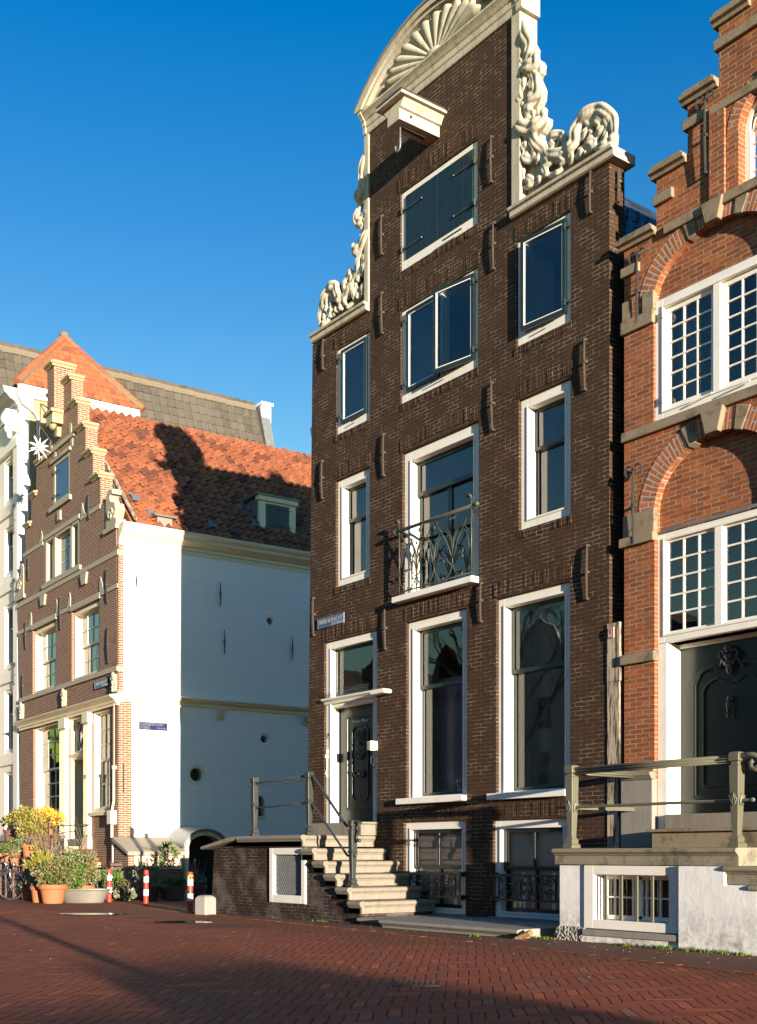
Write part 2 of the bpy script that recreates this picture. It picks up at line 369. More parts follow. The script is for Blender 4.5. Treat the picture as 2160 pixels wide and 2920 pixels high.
def polyslab(outer,holes,y0,y1,mi=0,mb=None):
    """flat outline in x-z with holes, thickness y0..y1"""
    cu=bpy.data.curves.new('t','CURVE'); cu.dimensions='2D'; cu.fill_mode='BOTH'; cu.extrude=abs(y1-y0)/2
    for lp in [outer]+holes:
        sp=cu.splines.new('POLY'); sp.points.add(len(lp)-1)
        for p,q in zip(sp.points,lp): p.co=(q[0],q[1],0,1)
        sp.use_cyclic_u=True
    o=bpy.data.objects.new('t',cu); COL.objects.link(o)
    dg=bpy.context.evaluated_depsgraph_get(); dg.update()
    me=bpy.data.meshes.new_from_object(o.evaluated_get(dg))
    ym=(y0+y1)/2
    vs=[(v.co.x,ym-v.co.z,v.co.y) for v in me.vertices]; fs=[tuple(p.vertices) for p in me.polygons]
    bpy.data.objects.remove(o); bpy.data.curves.remove(cu); bpy.data.meshes.remove(me)
    mb=mb or MB(); mb.add(vs,fs,mi); return mb
def rect(x0,x1,z0,z1): return [(x0,z0),(x1,z0),(x1,z1),(x0,z1)]
def text_mesh(name,txt,size,mat,parent,loc,rot,ext=.002,align='CENTER',bold=0.,sx=1.,shear=0):
    cu=bpy.data.curves.new(name,'FONT'); cu.body=txt; cu.size=size; cu.extrude=ext; cu.align_x=align; cu.align_y='CENTER'; cu.offset=bold; cu.shear=shear; cu.resolution_u=3
    o=bpy.data.objects.new('t',cu); COL.objects.link(o)
    dg=bpy.context.evaluated_depsgraph_get(); dg.update(); me=bpy.data.meshes.new_from_object(o.evaluated_get(dg))
    bpy.data.objects.remove(o); me.name=name; me.materials.clear(); me.materials.append(M[mat])
    ob=bpy.data.objects.new(name,me); COL.objects.link(ob); ob.parent=parent; ob.location=loc; ob.rotation_euler=rot; ob.scale=(sx,1,1); return ob
def remeshed(mb,name,mat,parent,voxel,smooth_it=3,loc=None):
    me=bpy.data.meshes.new('t'); me.from_pydata(mb.v,[],mb.f); o=bpy.data.objects.new('t',me); COL.objects.link(o)
    r=o.modifiers.new('r','REMESH'); r.mode='VOXEL'; r.voxel_size=voxel; r.use_smooth_shade=True
    if smooth_it: s=o.modifiers.new('s','SMOOTH'); s.iterations=smooth_it; s.factor=.5
    dg=bpy.context.evaluated_depsgraph_get(); dg.update(); m2=bpy.data.meshes.new_from_object(o.evaluated_get(dg))
    bpy.data.objects.remove(o); m2.name=name; m2.materials.clear(); m2.materials.append(M[mat])
    for p in m2.polygons: p.use_smooth=True
    ob=bpy.data.objects.new(name,m2); COL.objects.link(ob); ob.parent=parent
    if loc: ob.location=loc
    return ob
# ---------------------------------------------------------------- camera, world, sun
cam=bpy.data.cameras.new('camera'); co=bpy.data.objects.new('camera',cam); COL.objects.link(co); sc.camera=co
F=3400.; YAW=math.atan(2560/F)
co.location=(18.088,-12.,1.07)
# the view direction is level: (-cos YAW, sin YAW)
co.rotation_euler=(pi/2,0,pi/2-YAW)
cam.sensor_fit='HORIZONTAL'; cam.sensor_width=36; cam.lens=F/2160*36; cam.shift_y=(2435-1460)/2160; cam.clip_end=2000; cam.clip_start=.1
SUN_AZ=R(12.4); SUN_EL=R(4.2)
sv=Vector((math.cos(SUN_AZ)*math.cos(SUN_EL),-math.sin(SUN_AZ)*math.cos(SUN_EL),math.sin(SUN_EL)))
sl=bpy.data.lights.new('sun','SUN'); sl.energy=4.8; sl.angle=R(.5); sl.color=(1.,.86,.68)
so=bpy.data.objects.new('sun',sl); COL.objects.link(so); so.rotation_euler=sv.to_track_quat('Z','Y').to_euler(); so.location=(30,-30,20)
w=bpy.data.worlds.new('World'); sc.world=w; w.use_nodes=True
nt=w.node_tree; nt.nodes.clear()
sky=nt.nodes.new('ShaderNodeTexSky'); sky.sky_type='NISHITA'; sky.sun_disc=False; sky.sun_elevation=SUN_EL
sky.sun_rotation=math.atan2(sv.x,sv.y); sky.air_density=1.; sky.dust_density=.0; sky.ozone_density=1.05; sky.altitude=0
bg=nt.nodes.new('ShaderNodeBackground'); bg.inputs[1].default_value=.124
out=nt.nodes.new('ShaderNodeOutputWorld'); hs=nt.nodes.new('ShaderNodeHueSaturation'); hs.inputs['Saturation'].default_value=1.98; hs.inputs['Hue'].default_value=.532; nt.links.new(sky.outputs[0],hs.inputs['Color']); nt.links.new(hs.outputs[0],bg.inputs[0]); nt.links.new(bg.outputs[0],out.inputs[0])
sc.view_settings.view_transform='Standard'; sc.view_settings.look='None'; sc.view_settings.exposure=1.55; sc.view_settings.gamma=1
sc.cycles.use_denoising=True
try: sc.cycles.denoiser='OPENIMAGEDENOISE'
except Exception: pass
sc.cycles.max_bounces=8; sc.cycles.diffuse_bounces=3; sc.cycles.glossy_bounces=4; sc.cycles.transparent_max_bounces=12
sc.cycles.caustics_reflective=False; sc.cycles.caustics_refractive=False
# ---------------------------------------------------------------- generic house pieces
def ringbox(mb,x0,x1,z0,z1,w,y0,y1,wb=None,wt=None,mi=0):
    wb=w if wb is None else wb; wt=w if wt is None else wt
    mb.box(x0,x0+w,y0,y1,z0,z1,mi); mb.box(x1-w,x1,y0,y1,z0,z1,mi)
    mb.box(x0+w,x1-w,y0,y1,z1-wt,z1,mi)
    if wb: mb.box(x0+w,x1-w,y0,y1,z0,z0+wb,mi)
    return mb
def window(P,x0,x1,z0,z1,y=.05,fw=.15,reveal=.12,fmat='white_paint',smat='green_paint',sw=.055,transom=None,cols=1,rows=1,cols2=None,rows2=None,barw=.028,depth=.35,glass='glass',fb=None,ft=None,room=True,mull=None,label=None,curtain=None,flush=False,roommat='room',blind=None):
    fb=fw if fb is None else fb; ft=fw if ft is None else ft
    fr=ringbox(MB(),x0,x1,z0,z1,fw,y,y+reveal+.06,fb,ft)
    if not flush: ringbox(fr,x0+fw-.03,x1-fw+.03,z0+max(fb-.03,0),z1-ft+.03,.03,y-.014,y+.0)
    if mull: 
        for mx in mull: fr.box(mx-.055,mx+.055,y-.004,y+reveal+.05,z0+fb,z1-ft)
    wdw=fr.build('window',[fmat],P,bevel=.006)
    if label: wdw['label']=label
    ix0,ix1,iz0,iz1=x0+fw,x1-fw,z0+fb,z1-ft
    bays=[]; xs=[ix0]+([m for m in mull] if mull else [])+[ix1]
    for q in range(len(xs)-1):
        a=xs[q]+(.055 if q>0 else 0); b=xs[q+1]-(.055 if q<len(xs)-2 else 0); bays.append((a,b))
    gy=y+reveal if not flush else y-.012
    for (a,b) in bays:
        parts=[(iz0,iz1,gy,cols,rows)] if transom is None else [(iz0,transom+sw*.5,gy+.045,cols,rows),(transom-sw*.5,iz1,gy,cols2 or cols,rows2 or rows)]
        for (c,d,yy,nc,nr) in parts:
            s=ringbox(MB(),a,b,c,d,sw,yy,yy+.045)
            pw=(b-a-2*sw)/nc; ph=(d-c-2*sw)/nr
            for q in range(1,nc): s.box(a+sw+pw*q-barw/2,a+sw+pw*q+barw/2,yy+.004,yy+.036,c+sw,d-sw)
            for q in range(1,nr): s.box(a+sw,b-sw,yy+.002,yy+.033,c+sw+ph*q-barw/2,c+sw+ph*q+barw/2)
            s.build('sash',[smat],wdw,bevel=.003)
            g=MB(); 
            for u in range(nc):
                for v in range(nr):
                    aa=a+sw+pw*u; cc=c+sw+ph*v; j=[random.uniform(-.002,.002) for _ in range(3)]
                    g.quad((aa,yy+.024+j[0],cc),(aa+pw,yy+.024+j[1],cc),(aa+pw,yy+.024+j[1]+j[2],cc+ph),(aa,yy+.024+j[0]+j[2],cc+ph))
            g.build('pane',[glass],wdw,recalc=False)
    if room:
        r=MB(); yy=y+reveal+.062; d=depth
        r.box(ix0-.05,ix0,yy,yy+d,iz0-.05,iz1+.05); r.box(ix1,ix1+.05,yy,yy+d,iz0-.05,iz1+.05)
        r.box(ix0,ix1,yy,yy+d,iz1,iz1+.05); r.box(ix0,ix1,yy,yy+d,iz0-.05,iz0)
        r.build('window_reveal',[roommat],wdw)
    if blind:
        c=MB(); yy=y+reveal+.40; c.box(ix0-.04,ix1+.04,yy,yy+.02,iz0-.03,iz0+(iz1-iz0)*blind[1]); c.build('blind',[blind[0]],wdw)
    if curtain:
        c=MB(); n=int((ix1-ix0)/.055); yy=y+reveal+.085
        for q in range(n):
            a=ix0+(ix1-ix0)*q/n; b=ix0+(ix1-ix0)*(q+1)/n
            o1=.018*math.sin(q*1.7)+.01*math.sin(q*.6); o2=.018*math.sin((q+1)*1.7)+.01*math.sin((q+1)*.6)
            z1_=iz0+(iz1-iz0)*curtain
            c.quad((a,yy+o1,iz0),(b,yy+o2,iz0),(b,yy+o2,z1_),(a,yy+o1,z1_))
        c.build('curtain',['curtain'],wdw,recalc=False,smooth=True)
    return wdw
def anchor(P,x,z0,z1,y=0,mat='rust_iron',lean=.0,curl=False,knot=.5):
    m=MB(); m.tube([(x,y-.035,z0),(x+lean*.5,y-.05,(z0+z1)/2),(x+lean,y-.042,z1)],[.014,.018,.013],6,flat=(0,1,0))
    zc=z0+(z1-z0)*knot; m.box(x-.024,x+.024,y-.066,y+.01,zc-.018,zc+.018)
    m.box(x-.014,x+.014,y-.04,y+.004,z0,z0+.03); m.box(x+lean-.014,x+lean+.014,y-.04,y+.004,z1-.03,z1)
    if curl:
        for sd in (-1,1):
            m.tube([(x+lean+sd*(.075-.062*math.cos(a)),y-.045,z1-.03+.07*math.sin(a)) for a in [q*pi/6 for q in range(9)]],.014,6)
    return m.build('wall_anchor',[mat],P,smooth=False)
def soldier(P,x0,x1,z0,h,mat,y=-.0035,rise=0,wide=.09,proud=.012,name='lintel_course'):
    """a course of bricks on end over an opening: individual slightly uneven bricks"""
    m=MB(); n=max(1,int(round((x1-x0)/.062))); dx=(x1-x0)/n; rnd=random.Random(int(x0*100+z0*10))
    for q in range(n):
        a=x0+q*dx; t=(q+.5)/n; dz=rise*(1-(2*t-1)**2); p=proud*rnd.uniform(.3,1.2)
        m.box(a+.005,a+dx-.004,-p,.02,z0+dz+rnd.uniform(-.004,.004),z0+dz+h+rnd.uniform(-.006,.006))
    return m.build(name,[mat],P,bevel=.003)
def moulding(mb,prof,x0,x1,y=0,z=0,mi=0):
    """prof: list of (out,z) going up; extruded along x; out is toward -y"""
    pts=[(y+.02,z+prof[0][1])]+[(y-o,z+q) for o,q in prof]+[(y+.02,z+prof[-1][1])]
    mb.prism(pts,'x',x0,x1,mi); return mb
def side_moulding(mb,prof,y0,y1,x=0,z=0,mi=0,sg=1):
    pts=[(x-.02*sg,z+prof[0][1])]+[(x+o*sg,z+q) for o,q in prof]+[(x-.02*sg,z+prof[-1][1])]
    mb.prism(pts,'y',y0,y1,mi); return mb
def tiles(mb,o,along,up,nrm,L,H,tw,th,amp=.03,lift=.03,skip=None,jit=.006,seed=1):
    """pantiles: o origin, unit vectors; one curved piece per tile"""
    o=Vector(o);A=Vector(along);U=Vector(up);N=Vector(nrm); rnd=random.Random(seed)
    nc=int(L/tw); nr=int(H/th)
    prof=[(0,.1),(.12,-.5),(.3,-.75),(.5,-.45),(.68,.35),(.83,.85),(.95,.75),(1.06,.15)]
    for r in range(nr+1):
        for c in range(nc+1):
            if skip and skip((c+.5)*tw,(r+.5)*th): continue
            j=Vector([rnd.uniform(-jit,jit) for _ in range(3)]); tl=rnd.uniform(-.006,.012)
            base=o+A*(c*tw)+U*(r*th)+j; vs=[];uv=[]
            for (a,h) in prof: 
                vs.append(base+A*(a*tw)+N*(h*amp+lift+tl)+U*(-.03+.012*math.sin(a*6.3)))
            for (a,h) in prof: vs.append(base+A*(a*tw)+N*(h*amp)+U*(th*1.12))
            for (a,h) in prof: vs.append(base+A*(a*tw)+N*(h*amp+lift+tl-.022)+U*(-.03+.012*math.sin(a*6.3)))
            n=len(prof); fs=[(i,i+1,n+i+1,n+i) for i in range(n-1)]+[(2*n+i,2*n+i+1,i+1,i) for i in range(n-1)]
            u=[(c+.5,r+.5)]*4
            mb.add(vs,fs,0,[u]*len(fs))
    return mb
# ================================================================ THE GROUND
def ground():
    m=MB(); S=400
    m.box(-S,S,-S,S,-.6,-.02)
    tag(m.build('ground',['paving'],None),None,None,kind='structure')
    m=MB(); m.quad((-60,-26,0),(60,-26,0),(60,60,0),(-60,60,0))
    tag(m.build('street',['paving'],None,recalc=False),None,None,kind='structure')
    # grimy strip of stretcher-laid bricks along the house fronts, with a curved edge
    m=MB(); pts=[]
    for q in range(60):
        x=-3+q*.5; y=-1.95-.35*math.sin((x-2)*.22)-.012*(x-4)**2*(1 if x>4 else 0)
        pts.append((x,max(y,-3.6)))
    for a,b in zip(pts,pts[1:]): m.quad((a[0],a[1],.004),(b[0],b[1],.004),(b[0],.2,.004),(a[0],.2,.004))
    tag(m.build('pavement',['grime_paving'],None,recalc=False),None,None,kind='structure')
    m=MB(); rnd=random.Random(3)
    for a,b in zip(pts,pts[1:]):
        for t in (0,.5):
            x=a[0]+(b[0]-a[0])*t; y=a[1]+(b[1]-a[1])*t; an=math.atan2(b[1]-a[1],b[0]-a[0])
            M4=Matrix.Translation((x,y,0))@Matrix.Rotation(an,4,'Z'); k=MB(); k.box(.004,.24,-.10,-.004,-.02,.0075+rnd.uniform(0,.004)); k=k.moved(M4); m.add(k.v,k.f)
    tag(m.build('edging_bricks',['kerb_brick'],None),None,None,kind='structure')
ground()
def puddle_at(name,c,rx,ry,ang,label,seed):
    rnd=random.Random(seed); m=MB(); n=28; vs=[]
    ph=[rnd.uniform(0,6.3) for _ in range(4)]
    for q in range(n):
        a=2*pi*q/n; k=1+.12*math.sin(2*a+ph[0])+.10*math.sin(3*a+ph[1])+.05*math.sin(6*a+ph[2])
        x=rx*k*math.cos(a); y=ry*k*math.sin(a); vs.append((c[0]+x*math.cos(ang)-y*math.sin(ang),c[1]+x*math.sin(ang)+y*math.cos(ang),.008))
    m.add(vs,[tuple(range(n))]); tag(m.build(name,['puddle'],None,recalc=False),label,'puddle')
# the picture's left-right direction on the ground is (.60,.80)
puddle_at('puddle',(-1.75,-3.35),.62,.34,R(53),'shallow puddle mirroring the white wall, the left one near the bollards','1')
puddle_at('puddle',(1.45,-3.25),.45,.26,R(53),'dark puddle in front of the small whitish stone post','2')
# ================================================================ BROWN HOUSE
BH=empty('canal_house','dark brown brick canal house with white neck gable, scroll ornaments and hoist beam','house')
def brown():
    XL0,XL1,XR=.0,.17,7.26; NL,NR=1.90,5.40
    holes=[rect(2.74,4.63,10.575,11.86),rect(2.75,4.645,8.41,9.925),rect(.915,1.905,8.42,9.915),rect(5.48,6.555,8.42,9.945),
      rect(2.80,4.66,5.26,7.60),rect(.90,1.90,5.75,7.625),rect(5.525,6.555,5.745,7.64),rect(.54,2.10,1.58,4.83),
      rect(2.90,4.385,1.96,4.825),rect(5.045,6.545,1.955,4.84),rect(2.83,4.36,.12,1.585),rect(4.97,6.50,.12,1.57)]
    outer=[(XL0,0),(XR,0),(XR,10.28),(NR,10.28),(NR,13.25),(NL,13.25),(NL,10.25),(XL1,10.25),(.10,6.5),(.03,3.)]
    polyslab(outer,holes,0,.30).build('front_wall',['brown_brick'],BH)
    m=MB(); m.box(XR-.3,XR-.0,.30,11,0,9.0); m.build('side_wall',['brown_brick'],BH)
    m=MB(); m.box(.03,.33,.30,11,0,8.7); m.box(.33,6.96,10.7,11,0,9); 
    m.prism([(.35,9.0),(6.95,9.0),(3.65,12.3)],'y',10.75,11); m.build('rear_walls',['brown_brick'],BH)
    # gable thickness above the roof line
    m=MB(); m.box(.33,6.96,2.6,2.7,.0,9); m.prism([(.4,9.0),(6.9,9.0),(3.65,12.2)],'y',2.6,2.7); m.build('inner_wall',['interior'],BH)
    m=MB()
    for z in (1.75,5.0,8.0): m.box(.34,6.95,.31,2.59,z,z+.12)
    m.build('floor',['interior'],BH)
    # roof
    H=math.hypot(3.62,3.7); U=Vector((-3.62,0,3.7)).normalized(); N=Vector((3.7,0,3.62)).normalized()
    m=MB(); m.prism([(7.32,8.98),(3.65,12.68),(-.02,8.98),(.3,8.98),(3.65,12.45),(6.9,8.98)],'y',.32,11.1); rf=m.build('roof',['tile_blue'],BH)
    m=MB(); tiles(m,(7.36,.33,9.0),(0,1,0),U,N,10.6,H,.26,.31,seed=5); m.build('roof_tiles',['tile_blue'],rf,recalc=False)
    m=MB(); m.tube([(3.65,.35,12.72),(3.65,11,12.72)],.11,8); m.build('ridge',['tile_blue'],rf)
    m=MB(); side_moulding(m,[(.0,0),(.10,.02),(.12,.10),(.22,.17),(.34,.22),(.36,.30),(.38,.36),(.38,.40)],.30,11,.02,8.58,0,-1); m.build('eaves_cornice',['white_paint'],BH)
    m=MB(); side_moulding(m,[(.0,0),(.08,.02),(.10,.10),(.16,.17),(.2,.22),(.2,.30)],.30,11,7.26,8.65,0,1); m.build('eaves_cornice',['white_paint'],BH)
    # soldier courses over and under openings
    for (a,b,z,r) in [(2.68,4.66,11.88,.05),(2.70,4.68,9.945,.05),(.86,1.90,9.935,.03),(5.44,6.60,9.96,.03),(2.74,4.70,7.62,.06),(.86,1.93,7.64,.03),(5.48,6.6,7.655,.03),(.48,2.14,4.85,.04),(2.85,4.42,4.845,.04),(5.0,6.58,4.86,.04),(2.8,4.4,1.6,.03),(4.93,6.54,1.585,.03)]:
        soldier(BH,a,b,z,.205,'brown_brick',rise=r,proud=.010)
    for (a,b,z) in [(2.70,4.66,10.575),(2.72,4.66,8.41),(.88,1.90,8.42),(5.45,6.58,8.42),(.86,1.93,5.75),(5.48,6.58,5.745)]:
        soldier(BH,a,b,z-.125,.118,'brown_brick',proud=.014,name='sill_course')
    # lit brick reveal strips at the left jamb
    # windows
    W=lambda *a,**k: window(BH,*a,**k)
    # attic shutters
    a=ringbox(MB(),2.74,4.63,10.575,11.86,.12,.03,.2,.16,.09).build('window',['white_paint'],BH,bevel=.006); a['label']='top hatch closed by two dark green plank shutters'
    for (x0,x1) in ((2.865,3.675),(3.683,4.505)):
        m=MB(); n=4; wd=(x1-x0)/n
        for q in range(n): m.box(x0+q*wd+.002,x0+(q+1)*wd-.002,.012,.04,10.74,11.765)
        s=m.build('shutter',['green_paint'],a,bevel=.004)
    for z in (10.92,11.55):
        for (x0,sg) in ((2.79,1),(4.575,-1)):
            h=MB(); h.box(min(x0,x0+sg*.5),max(x0,x0+sg*.5),-.002,.012,z-.018,z+.018); h.tube([(x0,-.01,z-.05),(x0,-.01,z+.05)],.02,8); h.ball((x0+sg*.5,-.0,z),.018,8,6); h.build('hinge',['dark_iron'],a)
    MB().box(3.85,4.3,-.04,-.02,10.62,10.635).build('stay_bar',['dark_iron'],a)
    # second floor casements (outward opening, nearly flush)
    def flushwin(x0,x1,z0,z1,mull=None,fb=.17,ft=.07,fl=.15,fr_=.10,open_=None,lab=None):
        f=MB(); f.box(x0,x0+fl,.03,.20,z0,z1); f.box(x1-fr_,x1,.03,.20,z0,z1); f.box(x0+fl,x1-fr_,.03,.2,z0,z0+fb); f.box(x0+fl,x1-fr_,.03,.2,z1-ft,z1)
        if mull: f.box(mull-.04,mull+.04,.034,.19,z0+fb,z1-ft)
        wd=f.build('window',['white_paint'],BH,bevel=.006)
        if lab: wd['label']=lab
        xs=[x0+fl,x1-fr_] if not mull else [x0+fl,mull,x1-fr_]
        for q in range(len(xs)-1):
            A,B=xs[q],xs[q+1]; s=MB(); ringbox(s,0,B-A,z0+fb-.02,z1-ft+.01,.055,-.035,.01,.065,.055)
            g=MB(); g.quad((.05,-.012,z0+fb+.03),(B-A-.05,-.012,z0+fb+.03),(B-A-.05,-.009,z1-ft-.03),(.05,-.009,z1-ft-.03))
            i=ringbox(MB(),.055,B-A-.055,z0+fb+.045,z1-ft-.045,.014,-.03,.008)
            hg=MB()
            xx=.0 if (q==0 and (mull or lab=='L')) else B-A
            for z in (z0+fb+.12,z1-ft-.12): hg.tube([(xx,-.045,z-.045),(xx,-.045,z+.045)],.016,6); hg.box(xx-.06,xx+.0,-.045,-.0,z-.015,z+.015) if xx==0 else hg.box(xx,xx+.05,-.045,-.0,z-.015,z+.015)
            if open_ and open_[0]==q:
                loc=(B,.03,0) ; rz=R(open_[1])
                s=s.moved(Matrix.Translation((-(B-A),0,0)));g=g.moved(Matrix.Translation((-(B-A),0,0)));i=i.moved(Matrix.Translation((-(B-A),0,0)));hg=hg.moved(Matrix.Translation((-(B-A),0,0)))
            else: loc=(A,.03,0); rz=0
            for mm,nm,mt in ((s,'sash','green_paint'),(g,'pane','glass'),(i,'glazing_putty','white_paint'),(hg,'hinge','dark_iron')):
                mm.build(nm,[mt],wd,loc=loc,rot=(0,0,rz),bevel=.003 if nm=='sash' else 0,recalc=nm!='pane')
        r=MB(); ringbox(r,x0+fl-.05,x1-fr_+.05,z0+fb-.05,z1-ft+.05,.05,.2,.62); r.build('window_reveal',['room'],wd)
        st=MB(); st.tube([(x0+fl+(x1-x0)*.35,-.03,z0+fb*.55),(x0+fl+(x1-x0)*.60,-.03,z0+fb*.62)],.010,6); st.build('stay_bar',['dark_iron'],wd)
        return wd
    flushwin(2.75,4.645,8.41,9.925,mull=3.72,open_=(1,9),lab='wide second floor window with one casement ajar')
    flushwin(.915,1.905,8.42,9.915,lab='L')['label']='narrow left second floor window'
    flushwin(5.48,6.555,8.42,9.945,open_=(0,5))['label']='right second floor window with dark green sash'
    W(.90,1.90,5.75,7.625,transom=6.90,label='narrow left first floor sash window',roommat='room')
    W(5.525,6.555,5.745,7.64,transom=6.91,label='right first floor sash window')
    W(2.80,4.66,5.26,7.60,y=.05,transom=6.90,fb=.05,label='balcony doors with a wide toplight',mull=None,cols=2,cols2=1,barw=.11,sw=.07,fw=.17)
    W(2.90,4.385,1.96,4.825,transom=3.755,fb=.03,label='tall ground floor sash window beside the door',glass='glass_dirty',sw=.06,fw=.14,blind=('blind_grey',.72))
    W(5.045,6.545,1.955,4.84,transom=3.75,fb=.03,label='tall ground floor sash window at the right corner',glass='glass_dirty',sw=.06,fw=.14,blind=('blind_dark',1.))
    W(2.83,4.36,.12,1.585,transom=.86,cols=2,fb=.10,fw=.13,label='basement window behind the stone stairs',curtain=1.,barw=.04,glass='glass_dirty',reveal=.05,room=False)
    W(4.97,6.50,.12,1.57,transom=.86,cols=2,fb=.10,fw=.13,label='basement window by the neighbour stoop',curtain=1.,barw=.04,glass='glass_dirty',reveal=.05,room=False)
    # sills
    for (x0,x1,z,p,nm) in [(2.74,4.385,1.87,.10,0),(4.94,6.54,1.865,.10,0),(2.70,4.66,5.15,.15,0)]:
        MB().box(x0,x1,-p,.12,z,z+.095+.025*nm).build('window_sill',['white_paint'],BH,bevel=.008)
    # ---- front door
    d=ringbox(MB(),.54,2.10,1.6,4.83,.15,.045,.22,0,.13); ringbox(d,.665,1.975,1.6,4.715,.025,.032,.045,0)
    d.box(.69,1.95,.06,.24,3.66,3.84); dd=d.build('front_door',['white_paint'],BH,bevel=.006)
    m=MB(); moulding(m,[(.03,0),(.04,.02),(.05,.04),(.07,.05),(.10,.065),(.11,.08),(.11,.095)],.52,2.12,.05,3.72); m.build('door_cornice',['white_paint'],dd)
    s=ringbox(MB(),.69,1.95,3.84,4.70,.05,.15,.20); s.build('sash',['green_paint'],dd,bevel=.003)
    MB().quad((.73,.175,3.88),(1.91,.175,3.88),(1.91,.178,4.66),(.73,.178,4.66)).build('pane',['glass_dirty'],dd,recalc=False)
    lf=MB(); lf.box(.69,1.95,.24,.30,1.6,3.66)
    def frame_lines(m,pts,y,w,t):
        k=len(pts)
        for q in range(k):
            a=Vector((pts[q][0],y,pts[q][1])); b=Vector((pts[(q+1)%k][0],y,pts[(q+1)%k][1])); m.tube([a,b],[(w,t)]*2,4,flat=(0,1,0))
    frame_lines(lf,[(.93,1.86),(1.70,1.86),(1.70,3.47),(.93,3.47)],.235,.035,.03)
    c=.09; A,B,Cc,D=1.08,1.55,2.0,3.30
    frame_lines(lf,[(A,Cc+c),(A+.02,Cc+c*.7),(A+c*.8,Cc+.02),(A+c,Cc),(B-c,Cc),(B-c*.8,Cc+.02),(B-.02,Cc+c*.7),(B,Cc+c),(B,D-c),(B-.02,D-c*.7),(B-c*.8,D-.02),(B-c,D),(A+c,D),(A+c*.8,D-.02),(A+.02,D-c*.7),(A,D-c)],.236,.013,.022)
    lfo=lf.build('door_leaf',['door_green'],dd,bevel=.004)
    g=MB(); rnd=random.Random(4)
    for q in range(26):
        a=2*pi*q/26*1.0; r=.035; cx=1.31+ (.115+.02*math.sin(q*2.2))*math.cos(a); cz=2.97+.24*math.copysign(abs(math.sin(a))**.6,math.sin(a))
        g.tube([(cx+r*math.cos(t)*(1-t/9),.215,cz+r*math.sin(t)*(1-t/9)) for t in [u*.8 for u in range(8)]],.007,5)
    for q in range(20):
        cx=1.31+.08*math.sin(q*2.4); cz=2.76+q*.022
        g.tube([(cx+.03*math.cos(t)*(1-t/9),.212,cz+.03*math.sin(t)*(1-t/9)) for t in [u*.9+q for u in range(7)]],.006,5)
    g.ball((1.31,.20,3.0),.035,10,6); g.build('door_grille',['dark_iron'],dd,smooth=True)
    g=MB(); g.box(1.18,1.44,.215,.235,2.42,2.50); 
    for q in range(14): g.ball((1.31+.15*math.cos(q*2*pi/14),.215,2.46+.055*math.sin(q*2*pi/14)),.02,8,6)
    g.build('letter_slot',['dark_iron'],dd,smooth=True)
    text_mesh('name_plate','Mackie Mayer',.085,'sign_pale',dd,(1.315,.228,3.385),(pi/2,0,0),shear=.3)
    text_mesh('house_number','79',.125,'dark_iron',dd,(.602,.042,3.16),(pi/2,0,0),shear=.4)
    h=MB(); h.tube([(1.985,.03,2.73),(1.985,-.03,2.70),(1.985,-.035,2.60),(1.985,.03,2.55)],.011,6); h.box(1.97,2.0,.025,.04,2.73,2.77); h.box(1.97,2.0,.025,.04,2.52,2.56); h.build('door_handle',['chrome'],dd)
    h=MB(); h.ball((.575,.02,2.80),(.035,.03,.035),10,6); h.box(.55,.60,.02,.045,2.86,2.92); h.tube([(.58,.03,2.76),(.60,.02,2.6),(.56,.02,2.5),(.60,.03,2.42)],.006,5); h.build('door_bell',['white_band'],dd,smooth=True)
    MB().box(.50,2.14,-.04,.30,1.5,1.6).build('door_step',['stoop_stone'],dd,bevel=.01)
    # pigeon spikes on the door cornice
    m=MB()
    for q in range(46):
        x=.74+q*.026; s=.05 if q%2 else -.05; m.tube([(x,-.06,3.83),(x+s*.6,-.07+s*.3,3.95)],.0022,4,caps=False)
    m.build('bird_spikes',['chrome'],dd)
    # ---- anchors
    for (x,a,b) in [(4.97,11.03,11.72),(2.28,11.04,11.70),(2.29,9.72,10.42),(5.02,9.72,10.42),(.55,9.69,10.22),(6.945,9.73,10.30),(6.85,7.36,8.07),(5.0,7.34,8.07),(2.33,7.34,8.05),(.52,7.39,8.08),(6.885,4.51,5.26),(4.74,4.54,5.14),(2.38,4.45,5.17),(.25,4.99,5.69)]:
        anchor(BH,x,a,b,0,lean=random.uniform(-.02,.02),knot=random.choice((.45,.5,.55)))
    m=MB(); m.tube([(7.31,.12,9.75),(7.31,.12,10.2)],[.014,.02],6); m.box(7.25,7.33,.09,.15,9.95,10.0); m.build('wall_anchor',['rust_iron'],BH)
    # ---- hoist beam
    m=MB(); m.prism([(3.44,12.30),(3.74,12.30),(3.74,12.46),(3.79,12.47),(3.79,12.50),(3.86,12.58),(3.32,12.58),(3.39,12.50),(3.39,12.47),(3.44,12.46)],'y',-.80,.06)
    hb=m.build('hoist_beam',['gable_stone'],BH,bevel=.006)
    m=MB(); m.box(3.27,3.92,-.90,.05,12.585,12.625); m.box(3.30,3.89,-.87,.05,12.6265,12.655); m.build('beam_cap',['gable_stone'],hb,bevel=.006)
    m=MB(); m.prism([(3.27,12.656),(3.92,12.656),(3.60,12.70)],'y',-.9,.02); m.build('beam_lead',['lead'],hb)
    m=MB(); m.box(3.55,3.62,-.62,-.18,12.285,12.305); m.ball((3.755,-.58,12.40),.022,8,6); m.build('slot_plate',['rust_iron'],hb)
    pts=[(3.585,-.66,12.33),(3.585,-.66,12.02)]+[(3.585-.06+.06*math.cos(a),-.66,12.02+.07*math.sin(a)) for a in [-q*pi/7 for q in range(1,9)]]
    MB().tube(pts,[.014]*len(pts),8).build('hook',['lead'],hb,smooth=True)
    # ---- shoulder copings
    pr=[(.05,0),(.08,.02),(.08,.09),(.12,.10),(.13,.14)]
